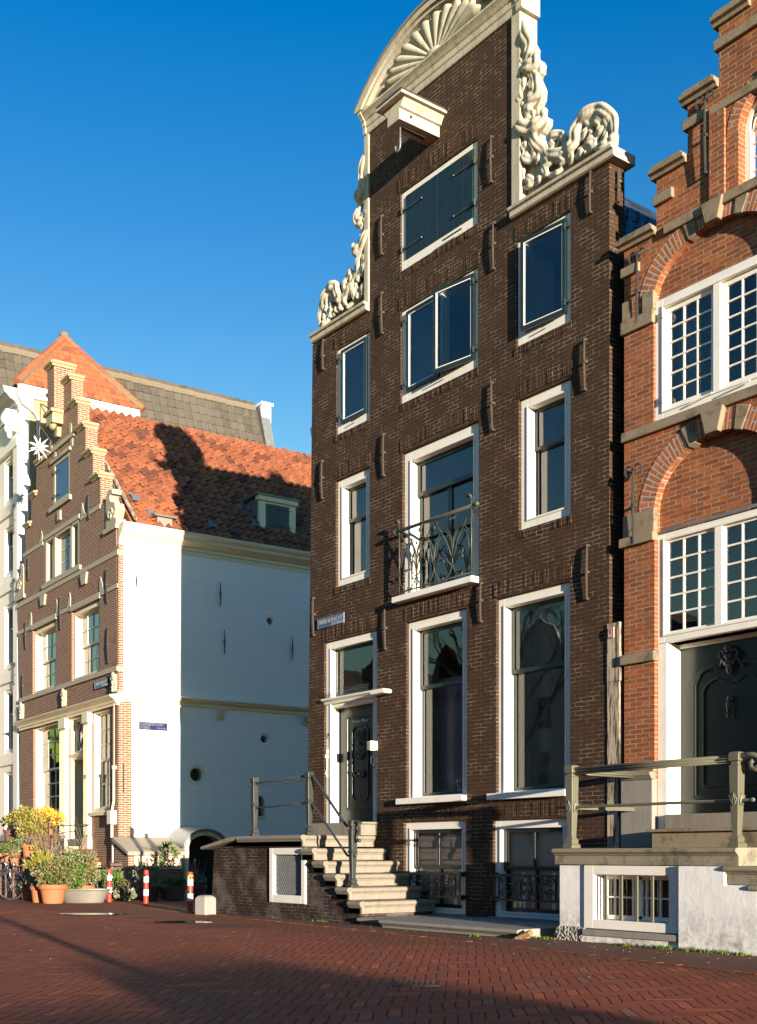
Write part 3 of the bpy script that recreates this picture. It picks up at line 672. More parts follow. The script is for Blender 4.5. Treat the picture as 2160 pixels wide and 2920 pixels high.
    m=MB(); moulding(m,pr,.22,1.895,0,10.252); m.box(.22,1.895,.02,.36,10.252,10.392); m.build('coping',['gable_stone'],BH,bevel=.006)
    m=MB(); moulding(m,pr,5.41,7.40,0,10.285); m.box(5.41,7.40,.02,.36,10.285,10.425); m.build('coping',['gable_stone'],BH,bevel=.006)
    # ---- stone flanks of the neck
    MB().box(5.402,5.58,-.03,.32,10.43,13.24).build('neck_quoin',['gable_stone'],BH,bevel=.006); MB().box(1.78,1.898,-.03,.32,10.395,13.24).build('neck_quoin',['gable_stone'],BH,bevel=.006)
    # ---- entablature and segmental pediment
    m=MB(); moulding(m,[(.02,0),(.03,.02),(.03,.10),(.05,.115),(.05,.20),(.07,.215),(.10,.26),(.13,.29),(.145,.30),(.145,.335)],1.86,5.50,0,13.25)
    m.box(1.86,5.50,.02,.32,13.25,13.585)
    for (a,b) in ((1.77,1.855),(5.505,5.64)):
        moulding(m,[(.03,0),(.05,.02),(.05,.12),(.07,.13),(.07,.20),(.09,.215),(.12,.26),(.15,.29),(.165,.30),(.165,.335)],a,b,0,13.25); m.box(a,b,.02,.32,13.25,13.585)
    m.build('entablature',['gable_stone'],BH,bevel=.005)
    cx,hw,rise,zb=3.66,1.91,.80,13.59; Rr=(hw*hw+rise*rise)/(2*rise); zc=zb+rise-Rr; a0=math.asin(hw/Rr)
    def arc(rad,n=40,aa=a0): return [(cx+rad*math.sin(t),zc+rad*math.cos(t)) for t in [-aa+2*aa*q/n for q in range(n+1)]]
    def band(ro,ri,y0,y1,mb):
        o=arc(ro); i=arc(ri)[::-1]; n=len(o)
        for q in range(n-1):
            p=[o[q],o[q+1],arc(ri)[q+1],arc(ri)[q]]; p=[(x,max(z,zb)) for x,z in p]
            v=[(x,y0,z) for x,z in p]+[(x,y1,z) for x,z in p]
            mb.add(v,[(0,1,2,3),(7,6,5,4),(0,4,5,1),(1,5,6,2),(2,6,7,3),(3,7,4,0)])
    m=MB(); band(Rr,Rr-.09,-.19,.3,m); band(Rr-.091,Rr-.15,-.15,.3,m); band(Rr-.151,Rr-.25,-.07,.3,m); m.build('pediment_moulding',['gable_stone'],BH)
    m=MB(); band(Rr+.045,Rr+.001,-.21,.34,m); m.build('pediment_cap',['gable_cap'],BH)
    o=[(x,z) for x,z in arc(Rr-.252) if z>zb]; m=MB(); m.prism([(o[0][0],zb)]+o+[(o[-1][0],zb)],'y',.02,.30); m.build('tympanum',['gable_stone'],BH)
    # shell relief
    m=MB(); NA,NRr=132,10; V=[]
    for q in range(NA+1):
        a=pi*(.03+.94*q/NA); fl=abs(math.sin(q/NA*pi*12))**.8; L=1.0+.06*fl
        for r in range(NRr+1):
            t=.12+.88*r/NRr; x=cx-.02+1.20*t*L*math.cos(a); z=zb+.015+.60*t*L*math.sin(a)
            y=.0-(.02+.07*fl*t+.08*math.sin(t*pi*.75)*t)
            if r==NRr: y=.02
            V.append((x,y,z))
    Fc=[(q*(NRr+1)+r,q*(NRr+1)+r+1,(q+1)*(NRr+1)+r+1,(q+1)*(NRr+1)+r) for q in range(NA) for r in range(NRr)]
    m.add(V,Fc); m.ball((cx-.02,-.03,zb+.06),(.20,.08,.09),14,8); m.build('shell_relief',['gable_stone'],BH,smooth=True)
    # ---- carved claw pieces
    Zo=[(330,200),(352,250),(375,330),(425,420),(418,520),(470,530),(488,560),(480,650),(445,690),(495,800),(490,900),(450,990),(465,1060),(520,1065),(555,1080),(545,1150),(500,1225),(470,1250),(500,1330),(525,1410),(570,1440),(610,1430),(622,1400),(585,1370),(580,1320),(600,1285),(680,1265),(735,1310),(748,1380),(740,1430),(790,1400),(815,1340),(830,1230),(870,1130),(960,1050),(1090,1032),(1180,1090),(1225,1200),(1220,1290),(1205,1345),(1235,1440),(1245,1500)]
    def zt(a,b,y=.12):
        px,py=1400+a*.3027,b*.3027; u=(px-1080)/F; dy=math.sin(YAW)+u*math.cos(YAW); dxx=-math.cos(YAW)+u*math.sin(YAW); t=(y+12)/dy
        return (18.088+dxx*t,1.07+(2435-py)/F*t)
    # outline points measured once, as plain house coordinates
    out=[zt(*p) for p in Zo]; out=[(5.57,13.2)]+out+[(7.30,10.42),(5.57,10.42)]
    mb=MB(); polyslab([(5.57+(x-5.57)*.93,10.42+(z-10.42)*.985) for x,z in out],[],.12,.24,mb=mb)
    def lobe(c,r,rot,sd):
        n,m_=22,14; vs=[]; k=3+int(sd)%3; Rm=Matrix.Rotation(rot,3,'Y')
        for i in range(m_+1):
            for q in range(n):
                a=2*pi*q/n; b_=pi*i/m_; g=1+.20*math.cos(k*a*1.0+sd+1.2*math.sin(b_*2))*math.sin(b_)-.10*abs(math.sin(2*b_+sd))
                p=Vector((r[0]*g*math.sin(b_)*math.cos(a),r[1]*g*math.cos(b_),r[2]*g*math.sin(b_)*math.sin(a))); vs.append(Rm@p+Vector(c))
        mb.add(vs,[(i*n+q,i*n+(q+1)%n,(i+1)*n+(q+1)%n,(i+1)*n+q) for i in range(m_) for q in range(n)])
    def bl(a,b,rx,ry,rz,y=.0,rot=0): 
        x,z=zt(a,b,0.12); lobe((x,y*.7+.10,z),(rx*.92,ry*.74,rz*.92),R(rot),a*.7+b)
    def leafp(pts,r,y=.06):
        P=[zt(a,b,.1) for a,b in pts]; n=len(P); Q=[]
        for q in range(n-1):   # smooth the hand-placed points
            p0,p1,p2,p3=P[max(q-1,0)],P[q],P[q+1],P[min(q+2,n-1)]
            for u in (0,.25,.5,.75): Q.append(tuple(.5*((2*p1[k])+(-p0[k]+p2[k])*u+(2*p0[k]-5*p1[k]+4*p2[k]-p3[k])*u*u+(-p0[k]+3*p1[k]-3*p2[k]+p3[k])*u**3) for k in (0,1)))
        Q.append(P[-1]); m_=len(Q); rs=[r*(.35+.65*math.sin(pi*(.12+.8*q/(m_-1)))) for q in range(m_)]
        for sd in (-1,1):
            W=[]
            for q in range(m_):
                dx_=Q[min(q+1,m_-1)][0]-Q[max(q-1,0)][0]; dz_=Q[min(q+1,m_-1)][1]-Q[max(q-1,0)][1]; l=math.hypot(dx_,dz_) or 1
                o=sd*rs[q]*.50; W.append((Q[q][0]-dz_/l*o,y-rs[q]*.75+.015*math.sin(q*.9),Q[q][1]+dx_/l*o))
            mb.tube(W,[v*.66 for v in rs],9)
        mb.ball((Q[-1][0],y-rs[-1],Q[-1][1]),rs[-1]*1.25,10,8)
    for pts,r in [([(330,225),(362,330),(408,420),(400,520),(340,600)],.085),([(300,400),(330,425),(372,465),(352,512),(312,490)],.055),([(325,620),(380,655),(450,635),(468,580),(440,545)],.09),([(345,690),(350,780),(345,860)],.06),([(425,705),(478,790),(478,880),(420,950),(355,1005)],.085),([(330,870),(316,930),(350,965),(400,905),(440,850)],.065),([(450,955),(405,1010),(385,1060),(440,1075)],.06),([(305,1120),(318,1200),(400,1240),(480,1205),(530,1130),(545,1075)],.095),([(345,1150),(372,1128),(402,1150),(382,1190),(350,1178)],.045),([(400,1250),(450,1330),(500,1400),(560,1450)],.07),([(370,1290),(358,1380),(380,1440),(368,1500),(420,1522),(452,1460)],.065),([(460,1430),(482,1500),(470,1550)],.05),
        ([(520,1440),(600,1470),(720,1458),(800,1410),(832,1350),(850,1250),(900,1145),(1000,1066),(1090,1050),(1180,1112),(1212,1210),(1190,1320)],.085),([(1195,1300),(1130,1395),(1040,1412)],.07),([(960,1085),(938,1130),(980,1172),(1050,1150),(1092,1200),(1060,1262),(1000,1310),(978,1250)],.06),([(1050,1090),(1120,1125),(1150,1200),(1122,1300),(1062,1388)],.055),([(600,1450),(680,1440),(735,1390),(730,1312),(680,1277),(612,1292),(592,1350),(640,1388),(678,1350)],.050),([(500,1512),(560,1498),(612,1520),(572,1562),(520,1540)],.06),([(640,1545),(700,1490),(742,1510),(702,1560)],.06),([(762,1558),(802,1500),(780,1450)],.05),([(830,1500),(882,1450),(902,1400)],.05),([(900,1440),(950,1362),(1010,1350),(1002,1400),(930,1450)],.055),([(480,1612),(540,1600),(552,1650),(502,1662)],.055),([(560,1662),(650,1650),(700,1612)],.04),([(350,1722),(382,1690),(432,1722),(402,1762),(360,1780)],.05),([(430,1742),(492,1702),(480,1650)],.045),([(310,1560),(342,1640),(322,1702)],.035),([(860,1230),(832,1290),(882,1310),(932,1262),(950,1190)],.055),([(400,1180),(440,1150),(490,1120)],.05),([(870,1200),(905,1160),(950,1150)],.05)]: leafp(pts,r)
    right=MB(); right.v=mb.v; right.f=mb.f; right.mi=mb.mi
    remeshed(right,'scroll_ornament','gable_stone',BH,.0135,1)
    left=MB(); left.v=[(1.80-(x-5.57)*.80,y,z-.03) for x,y,z in mb.v]; left.f=[f[::-1] for f in mb.f]; left.mi=mb.mi
    remeshed(left,'scroll_ornament','gable_stone',BH,.0135,1)
    # ---- french balcony railing
    m=MB(); y=-.11; x0,x1=2.86,4.62; zb_,zt_=5.30,6.30
    m.tube([(2.76,y,zt_),(4.72,y,zt_)],.028,10); 
    for x in (2.75,4.74): m.ball((x,y,zt_),(.045,.045,.045),10,8)
    for x in (x0,x1): m.tube([(x,y,5.27),(x,y,6.42)],.014,6); m.tube([(x,y,6.42),(x-.01,y-.02,6.46),(x-.05,y-.02,6.475),(x-.085,y-.02,6.455)],.022,6); m.tube([(x,y,6.28),(x,.06,6.28)],.01,6)
    m.tube([(x0,y,zb_),(x1,y,zb_)],.013,6)
    n=4; wd=(x1-x0)/n
    for q in range(n):
        c=x0+wd*(q+.5); sg=1 if q%2==0 else -1
        P=[]
        for u in range(22):
            t=-pi*.5+u/21*2*pi*.93; k=max(0,math.sin(t)); P.append((c+sg*(.30+.05*k)*math.cos(t)*.72,y,zb_+.25+.24*math.sin(t)+.26*k))
        m.tube(P,.009,5)
        m.tube([(c+sg*.21,y,zb_+.30),(c+sg*.1,y,zb_+.55),(c-sg*.08,y,zb_+.80),(c-sg*.2,y,zb_+.93),(c-sg*.24,y,zb_+.86),(c-sg*.20,y,zb_+.84)],.010,5)
        m.tube([(c-sg*.21,y,zb_+.25),(c-sg*.12,y,zb_+.62),(c+sg*.08,y,zb_+.82),(c+sg*.2,y,zb_+.60),(c+sg*.22,y,zb_+.3)],.010,5)
        m.tube([(c+sg*.19,y,zb_+.2),(c+sg*.06,y,zb_+.33),(c-sg*.04,y-.02,zb_+.30),(c-sg*.06,y-.03,zb_+.40)],.009,5)
        m.tube([(c-.07,y-.02,zb_+.31),(c+.02,y-.03,zb_+.33),(c+.06,y-.02,zb_+.26)],.010,5)
        m.tube([(c,y,zb_),(c,y,zb_+.05)],.012,6)
        for s2 in (-1,1): m.tube([(c+s2*wd*.4+.035*math.cos(t)*(1-t/10),y,zt_-.09+.035*math.sin(t)*(1-t/10)) for t in [v*.8 for v in range(9)]],.007,5)
    m.build('balcony_railing',['dark_olive'],BH,smooth=True)
    # ---- cast iron grilles before the basement windows
    def grille(x0,x1):
        m=MB(); y=-.05; za,zb2=.40,.755; m.box(x0,x1,y-.015,y+.015,za-.016,za+.016); m.box(x0,x1,y-.015,y+.015,zb2-.016,zb2+.016)
        for x in (x0+.06,x0+.16,x1-.06,x1-.16): m.box(x-.012,x+.012,y-.012,y+.012,za,zb2)
        for x in (x0-.0,x1-.04): 
            for z in (za,zb2): m.box(x,x+.04,y-.03,.07,z-.035,z+.035)
        cxm=(x0+x1)/2; zm=(za+zb2)/2; T=.011
        def sp(cx_,cz,r,turn,sg,up,ph):
            return [(cx_+sg*r*(1-u/(18*turn)*.85)*math.cos(ph+up*u/18*2*pi),y,cz+r*(1-u/(18*turn)*.85)*math.sin(ph+up*u/18*2*pi)) for u in range(int(18*turn))]
        hw2=(x1-x0)/2-.17
        for sx in (-1,1):
            for sz in (-1,1):
                m.tube(sp(cxm+sx*(hw2-.10),zm+sz*.088,.082,1.6,sx,1,0),T,5)
                m.tube(sp(cxm+sx*(hw2-.27),zm+sz*.118,.045,1.4,sx,-1,2),T*.9,5)
                m.tube([(cxm+sx*(hw2-.18),y,zm+sz*.06),(cxm+sx*(hw2-.24),y,zm+sz*.05),(cxm+sx*(hw2-.32),y,zm+sz*.045)],T,5)
                m.ball((cxm+sx*.05,y,zm+sz*.06),(.030,.014,.03),8,6)
                m.tube([(cxm+sx*.07,y,zm+sz*.075),(cxm+sx*.12,y,zm+sz*.06),(cxm+sx*.13,y,zm)],T,5)
            m.tube([(cxm+sx*(.17+.08*math.cos(t)),y,zm+.10*math.sin(t)) for t in [v*2*pi/14 for v in range(15)]],T,5)
            m.tube([(cxm+.075*math.cos(t),y,zm+sx*(.10+.07*math.sin(t))) for t in [pi+v*2*pi/14 if sx<0 else v*2*pi/14 for v in range(11)]],T,5)
            m.ball((cxm+sx*(hw2-.28),y,zm),(.028,.012,.02),8,6)
        m.build('window_grille',['dark_iron'],BH)
    grille(2.90,4.34); grille(5.0,6.48)
brown()
# ================================================================ RED HOUSE
RH=empty('canal_house','orange red brick step gable house with relieving arches at the right','house',(7.52,0,0))
def ell(cx,z0,a,b,n=28,t0=0,t1=pi): return [(cx+a*math.cos(t0+(t1-t0)*q/n),z0+b*math.sin(t0+(t1-t0)*q/n)) for q in range(n+1)]
def archring(mb,cx,z0,a,b,w,y0,y1,t0=0,t1=pi,n=40,wb=None):
    """voussoir ring; uv laid so that the bricks point at the centre"""
    wb=w if wb is None else wb; L=0; prev=None
    for q in range(n):
        ta,tb=t0+(t1-t0)*q/n,t0+(t1-t0)*(q+1)/n
        def P(t,o): 
            c,s_=math.cos(t),math.sin(t); nx,nz=c/a,s_/b; l=math.hypot(nx,nz); return (cx+a*c+nx/l*o,z0+b*s_+nz/l*o)
        i0,i1,o0,o1=P(ta,0),P(tb,0),P(ta,w),P(tb,w); dl=math.hypot(i1[0]-i0[0],i1[1]-i0[1])*1.12
        uu=[(0,L),(0,L+dl),(w,L+dl),(w,L)]
        v=[(i0[0],y0,i0[1]),(i1[0],y0,i1[1]),(o1[0],y0,o1[1]),(o0[0],y0,o0[1]),(i0[0],y1,i0[1]),(i1[0],y1,i1[1])]
        D=y1-y0
        mb.add(v,[(0,3,2,1),(0,1,5,4)],0,[[uu[0],uu[3],uu[2],uu[1]],[(0,L),(0,L+dl),(D,L+dl),(D,L)]]); L+=dl
    return mb
def redhouse():
    X0=7.52; T=lambda p:(p[0]-X0,p[1]); P=RH
    def A(pts): return [T(p) for p in pts]
    CX=10.25
    st=[(7.52,8.98),(8.06,9.68),(8.55,10.38),(9.02,11.1),(9.48,11.82),(9.9,12.5)]
    left=[(7.52,0)]; z=None
    xs=[s_[0] for s_ in st]; zs=[s_[1] for s_ in st]
    out=[(xs[0],0)]
    for q in range(len(st)):
        out.append((xs[q],zs[q])); 
        if q+1<len(st): out.append((xs[q+1],zs[q]))
    out+= [(CX*2-x,z_) for x,z_ in out[::-1]]
    holes=[]
    for c in (8.965,11.535):
        holes.append(rect(c-.94,c+.94,1.35,5.2)[:2]+[(c+.94,5.46)]+ell(c,5.46,.94,.74,24)[1:-1]+[(c-.94,5.46)])
        holes.append([(c-.955,6.58),(c+.955,6.58),(c+.955,8.15)]+ell(c,8.15,.955,.62,24)[1:-1]+[(c-.955,8.15)])
    for c in (9.72,10.78):
        holes.append([(c-.42,9.0),(c+.42,9.0),(c+.42,9.72)]+ell(c,9.72,.42,.42,16)[1:-1]+[(c-.42,9.72)])
    polyslab(A(out),[A(h) for h in holes],0,.35).build('front_wall',['red_brick'],P)
    m=MB(); m.box(0,.3,.35,11,0,8.6); m.box(5.16,5.46,.35,11,0,8.6); m.box(.3,5.16,10.7,11,0,8.6); m.build('side_walls',['red_brick'],P)
    m=MB(); m.box(.3,5.16,2.4,2.5,0,8.6); m.prism([(.35,8.6),(5.1,8.6),(2.73,12)],'y',2.4,2.5)
    for z in (1.2,5.75,8.7): m.box(.31,5.15,.36,2.39,z,z+.1)
    m.build('inner_wall',['interior'],P)
    m=MB(); m.prism([(-.02,8.55),(.3,8.55),(2.73,11.8),(5.16,8.55),(5.48,8.55),(2.73,12.15)],'y',.3,11); m.build('roof',['tile_blue'],P)
    # infill of the relieving arches
    for c in (8.965,11.535):
        m=MB(); polyslab(A([(c-.94,5.16),(c+.94,5.16)]+ell(c,5.46,.94,.74,24)),[],.11,.25,mb=m); m.build('arch_infill',['red_brick'],P); m=MB(); polyslab(A([(c-.955,8.12),(c+.955,8.12)]+ell(c,8.15,.955,.62,24)),[],.10,.25,mb=m); m.build('arch_infill',['red_brick'],P)
    for c in (8.965-X0,11.535-X0):
        archring(MB(),c,5.46,.94,.74,.26,-.006,.11,t0=0,t1=pi).build('brick_arch',['red_arch'],P,recalc=False)
        archring(MB(),c,8.15,.955,.62,.24,-.006,.10,t0=0,t1=pi).build('brick_arch',['red_arch'],P,recalc=False)
    for c in (9.72-X0,10.78-X0): archring(MB(),c,9.72,.42,.42,.16,-.006,.20,n=24).build('brick_arch',['red_arch'],P,recalc=False)
    # stone voussoirs
    def vous(c,z0,a,b,tm,w,l,pr):
        m=MB(); dt=w/ a/2
        def Pp(t,o): nx,nz=math.cos(t)/a,math.sin(t)/b; q=math.hypot(nx,nz); return (c+a*math.cos(t)+nx/q*o,z0+b*math.sin(t)+nz/q*o)
        p=[Pp(tm-dt*.8,-.012),Pp(tm-dt*.3,-.014),Pp(tm+dt*.3,-.014),Pp(tm+dt*.8,-.012),Pp(tm+dt*1.15,l),Pp(tm-dt*1.15,l)]
        m.prism(p,'y',-pr,.12); return m.build('arch_stone',['old_stone'],P,bevel=.01)
    for c in (8.965-X0,11.535-X0):
        for z0,a,b,l in ((5.46,.94,.74,.285),(8.15,.955,.62,.25)):
            vous(c,z0,a,b,R(90),.24,l,.085); vous(c,z0,a,b,R(111),.15,l*.98,.02); vous(c,z0,a,b,R(69),.15,l*.98,.02)
            vous(c,z0,a,b,R(178),.13,.25,.03) if False else None
    # stone bands
    m=[]
    def band(x0,x1,z0,z1,p=.04,nm='stone_band'): 
        k=MB(); k.box(x0-X0,x1-X0,-p,.06,z0,z1); return k.build(nm,['old_stone'],P,bevel=.012)
    band(7.50,13.0,6.46,6.585,.05); band(8.20,12.32,8.91,9.03,.05); band(7.49,7.79,8.62,8.745,.05); band(8.03,8.34,9.335,9.465,.05)
    band(8.50,8.84,10.07,10.195,.05); band(8.89,9.62,10.07,10.175,.035); band(9.62,11.2,10.20,10.30,.035); band(8.97,11.55,10.81,10.935,.05)
    for sx in (0,1):
        f=(lambda a,b:(a,b)) if sx==0 else (lambda a,b:(20.5-b,20.5-a))
        band(*f(7.49,8.03),7.87,8.04,.05); band(*f(7.50,7.66),8.041,8.30,.03); band(*f(7.84,8.03),8.041,8.29,.03)
        band(*f(7.47,8.045),5.08,5.20,.06); band(*f(7.51,8.03),5.201,5.50,.02)
        band(*f(7.49,8.06),3.54,3.67,.06)
        a,b=f(7.50,8.03); k=MB(); k.box(a-X0,b-X0,-.05,.06,1.15,2.02); k.build('pilaster_base',['grey_stone'],P,bevel=.012)
        k=MB(); moulding(k,[(.05,0),(.06,.01),(.09,.05),(.10,.055),(.10,.10)],a-X0-.0,b-X0+.0,0,2.021); k.build('base_moulding',['stoop_stone'],P,bevel=.006)
        band(a,b,2.122,2.19,.03)
        # copings on the steps
        for q in range(5):
            xa,xb=xs[q],xs[q+1]; zz=zs[q]; xa,xb=(xa-.07,xb-.002+.0) if sx==0 else (20.5-xb+.002,20.5-xa+.07)
            k=MB(); moulding(k,[(.04,0),(.05,.04),(.09,.055),(.10,.06),(.10,.105)],xa-X0,xb-X0,0,zz+.001); k.box(xa-X0,xb-X0,.02,.37,zz+.001,zz+.106); k.prism([(xa-X0+.02,zz+.107),(xb-X0-.02,zz+.107),(xb-X0-.05,zz+.15),(xa-X0+.05,zz+.15)],'y',-.085,.36); k.build('step_coping',['old_stone'],P,bevel=.008)
    k=MB(); k.box(9.8-X0,10.7-X0,-.10,.37,12.50,12.62); k.build('step_coping',['old_stone'],P,bevel=.008)
    # shallow pilaster beside the attic windows
    k=MB(); k.box(8.90-X0,9.12-X0,-.035,.01,9.035,10.065); k.build('attic_pilaster',['red_brick'],P)
    # windows
    for c,o in ((8.965,0),(11.535,1)):
        c-=X0
        a=window(P,c-.955,c+.955,6.585,8.145,y=.03,fw=.14,reveal=.045,smat='white_paint',sw=.065,cols=3,rows=6,barw=.022,mull=[c],fb=.13,ft=.12,curtain=None,flush=False)
        k=MB(); n=9
        for q in range(n): k.quad((c-.80+q*.042,.26+.02*(q%2),6.7),(c-.80+(q+1)*.042,.26+.02*((q+1)%2),6.7),(c-.80+(q+1)*.040,.26+.02*((q+1)%2),8.02),(c-.80+q*.040,.26+.02*(q%2),8.02))
        k.build('curtain',['blind_grey'],a,recalc=False)
        a['label']='wide leaded style casement window of the upper floor'
        b=window(P,c-.94,c+.94,3.76,5.155,y=.06,fw=.12,reveal=.03,smat='white_paint',sw=.03,cols=3,rows=5,barw=.024,mull=[c],fb=.11,ft=.09,room=False)
        b['label']='small paned toplight over the entrance door'
        k=MB(); k.tube([(c-.92,.05,5.175),(c-.5,.03,5.19),(c,.035,5.18),(c+.5,.03,5.19),(c+.92,.05,5.175)],.022,6); k.build('lead_flashing',['lead'],b)
        h=MB()
        for zz in (6.85,7.93):
            h.box(c-.86,c-.76,.0,.03,zz-.02,zz+.02); h.tube([(c-.80,-.005,zz-.05),(c-.80,-.005,zz+.05)],.016,6)
        h.tube([(c-.4,.0,6.66),(c-.05,-.0,6.70)],.010,6); h.tube([(c+.1,.0,6.64),(c+.5,-.0,6.67)],.010,6); h.build('hinge',['white_paint'],a)
    for c in (9.72,10.78):
        c-=X0; m=MB()
        for (q0,q1) in ((0,16),): 
            archring(m,c,9.72,.36,.36,.06,.13,.22,n=20)
        m.box(c-.42,c-.34,.13,.22,9.0,9.72); m.box(c+.34,c+.42,.13,.22,9.0,9.72); m.box(c-.34,c+.34,.13,.22,9.0,9.06)
        m.box(c-.012,c+.012,.15,.19,9.06,10.07)
        for q in range(1,6): m.box(c-.34,c+.34,.155,.19,9.06+q*.165,9.08+q*.165)
        ww=m.build('window',['white_paint'],P,recalc=False); g=MB(); polyslab([(c-.34,9.06),(c+.34,9.06),(c+.34,9.72)]+ell(c,9.72,.34,.34,16)[1:-1]+[(c-.34,9.72)],[],.17,.176,mb=g); g.build('pane',['glass'],ww)
        ww['label']='small round headed attic window'
    # door with recess
    for c in (8.965-X0,):
        m=MB(); m.box(c-.94,c-.79,.06,.42,1.38,3.755); m.box(c+.79,c+.94,.06,.42,1.38,3.755); m.box(c-.79,c+.79,.30,.42,3.70,3.755); d=m.build('front_door',['white_paint'],P,bevel=.008)
        m=MB(); m.box(c-.79,c+.79,.33,.40,1.38,3.75); 
        def ln(pts,y,w,t):
            for a,b in zip(pts,pts[1:]): m.tube([(a[0],y,a[1]),(b[0],y,b[1])],[(w,t)]*2,4,flat=(0,1,0))
        po=[(c-.56,1.78),(c-.56,3.22),(c-.50,3.30)]+[(c+.5*math.cos(t),3.30+.14*math.sin(t)) for t in [pi-v*pi/10 for v in range(11)]]+[(c+.56,3.22),(c+.56,1.78),(c-.56,1.78)]
        ln(po,.325,.035,.03)
        pi_=[(c-.42,1.92),(c-.42,3.12),(c-.36,3.20),(c-.22,3.26),(c-.1,3.20),(c,3.18),(c+.1,3.20),(c+.22,3.26),(c+.36,3.20),(c+.42,3.12),(c+.42,1.92),(c-.42,1.92)]
        ln(pi_,.322,.018,.02); lf=m.build('door_leaf',['door_green'],d,bevel=.004)
        MB().box(c-.79,c+.79,.3295,.331,2.60,2.606).build('door_seam',['interior'],lf) if False else None
        m=MB()
        for sx in (-1,1):
            m.tube([(c+sx*(.05+.16*v/8+.0*v),.29-.02*math.sin(v),3.42+.05*math.sin(v*.7)) for v in range(9)],[.03-.002*v for v in range(9)],6)
            m.tube([(c+sx*(.10-.055*(1-t/9)*math.cos(t)),.26,3.52+.055*(1-t/9)*math.sin(t)) for t in [v*.7 for v in range(10)]],.018,6)
        m.ball((c,.26,3.60),(.05,.05,.06),10,8); m.ball((c,.26,3.50),(.06,.05,.05),10,8); m.ball((c,.27,3.42),(.09,.04,.05),10,8); m.ball((c,.28,3.34),(.05,.03,.06),10,8); m.ball((c-.06,.26,3.57),.035,8,6); m.ball((c+.06,.26,3.57),.035,8,6)
        m.build('door_crest',['dark_iron'],d,smooth=True)
        m=MB(); m.ball((c,.30,2.98),.045,10,8); m.tube([(c,.28,2.98),(c,.26,2.90),(c,.27,2.80)],[.02,.035,.02],8); m.ball((c,.26,2.77),.03,8,6); m.build('door_knocker',['dark_iron'],d,smooth=True)
    m=MB(); m.box(11.535-X0-.94,11.535-X0+.94,.10,.3,1.38,3.76); m.build('panel_door',['door_green'],P)
    anchor(P,7.775-X0,7.88,8.84,-.0,'dark_iron',curl=True); anchor(P,7.725-X0,5.10,6.07,-.02,'dark_iron',curl=True); anchor(P,8.86-X0,9.38,10.31,-.02,'dark_iron',curl=True)
redhouse()
# gap between the two houses
m=MB(); m.box(7.235,7.44,-.015,.06,1.1,3.35); m.box(7.235,7.46,-.02,.05,3.352,4.13)
tag(m.build('weathered_plank',['peel'],None,bevel=.004),'tall plank of peeling white paint closing the gap between brown and red house','plank')
m=MB(); m.box(7.268,7.372,-.04,-.022,3.93,4.07); o=m.build('hydrant_plate',['pvc'],None,bevel=.004); tag(o,'small metal plate marked T on top of the peeling plank','sign')
text_mesh('lettering','T',.09,'red_paint',o,(7.32,-.043,4.01),(pi/2,0,0))
m=MB(); ringbox(m,7.274,7.366,3.937,4.063,.006,-.043,-.0405); m.build('border',['red_paint'],o)
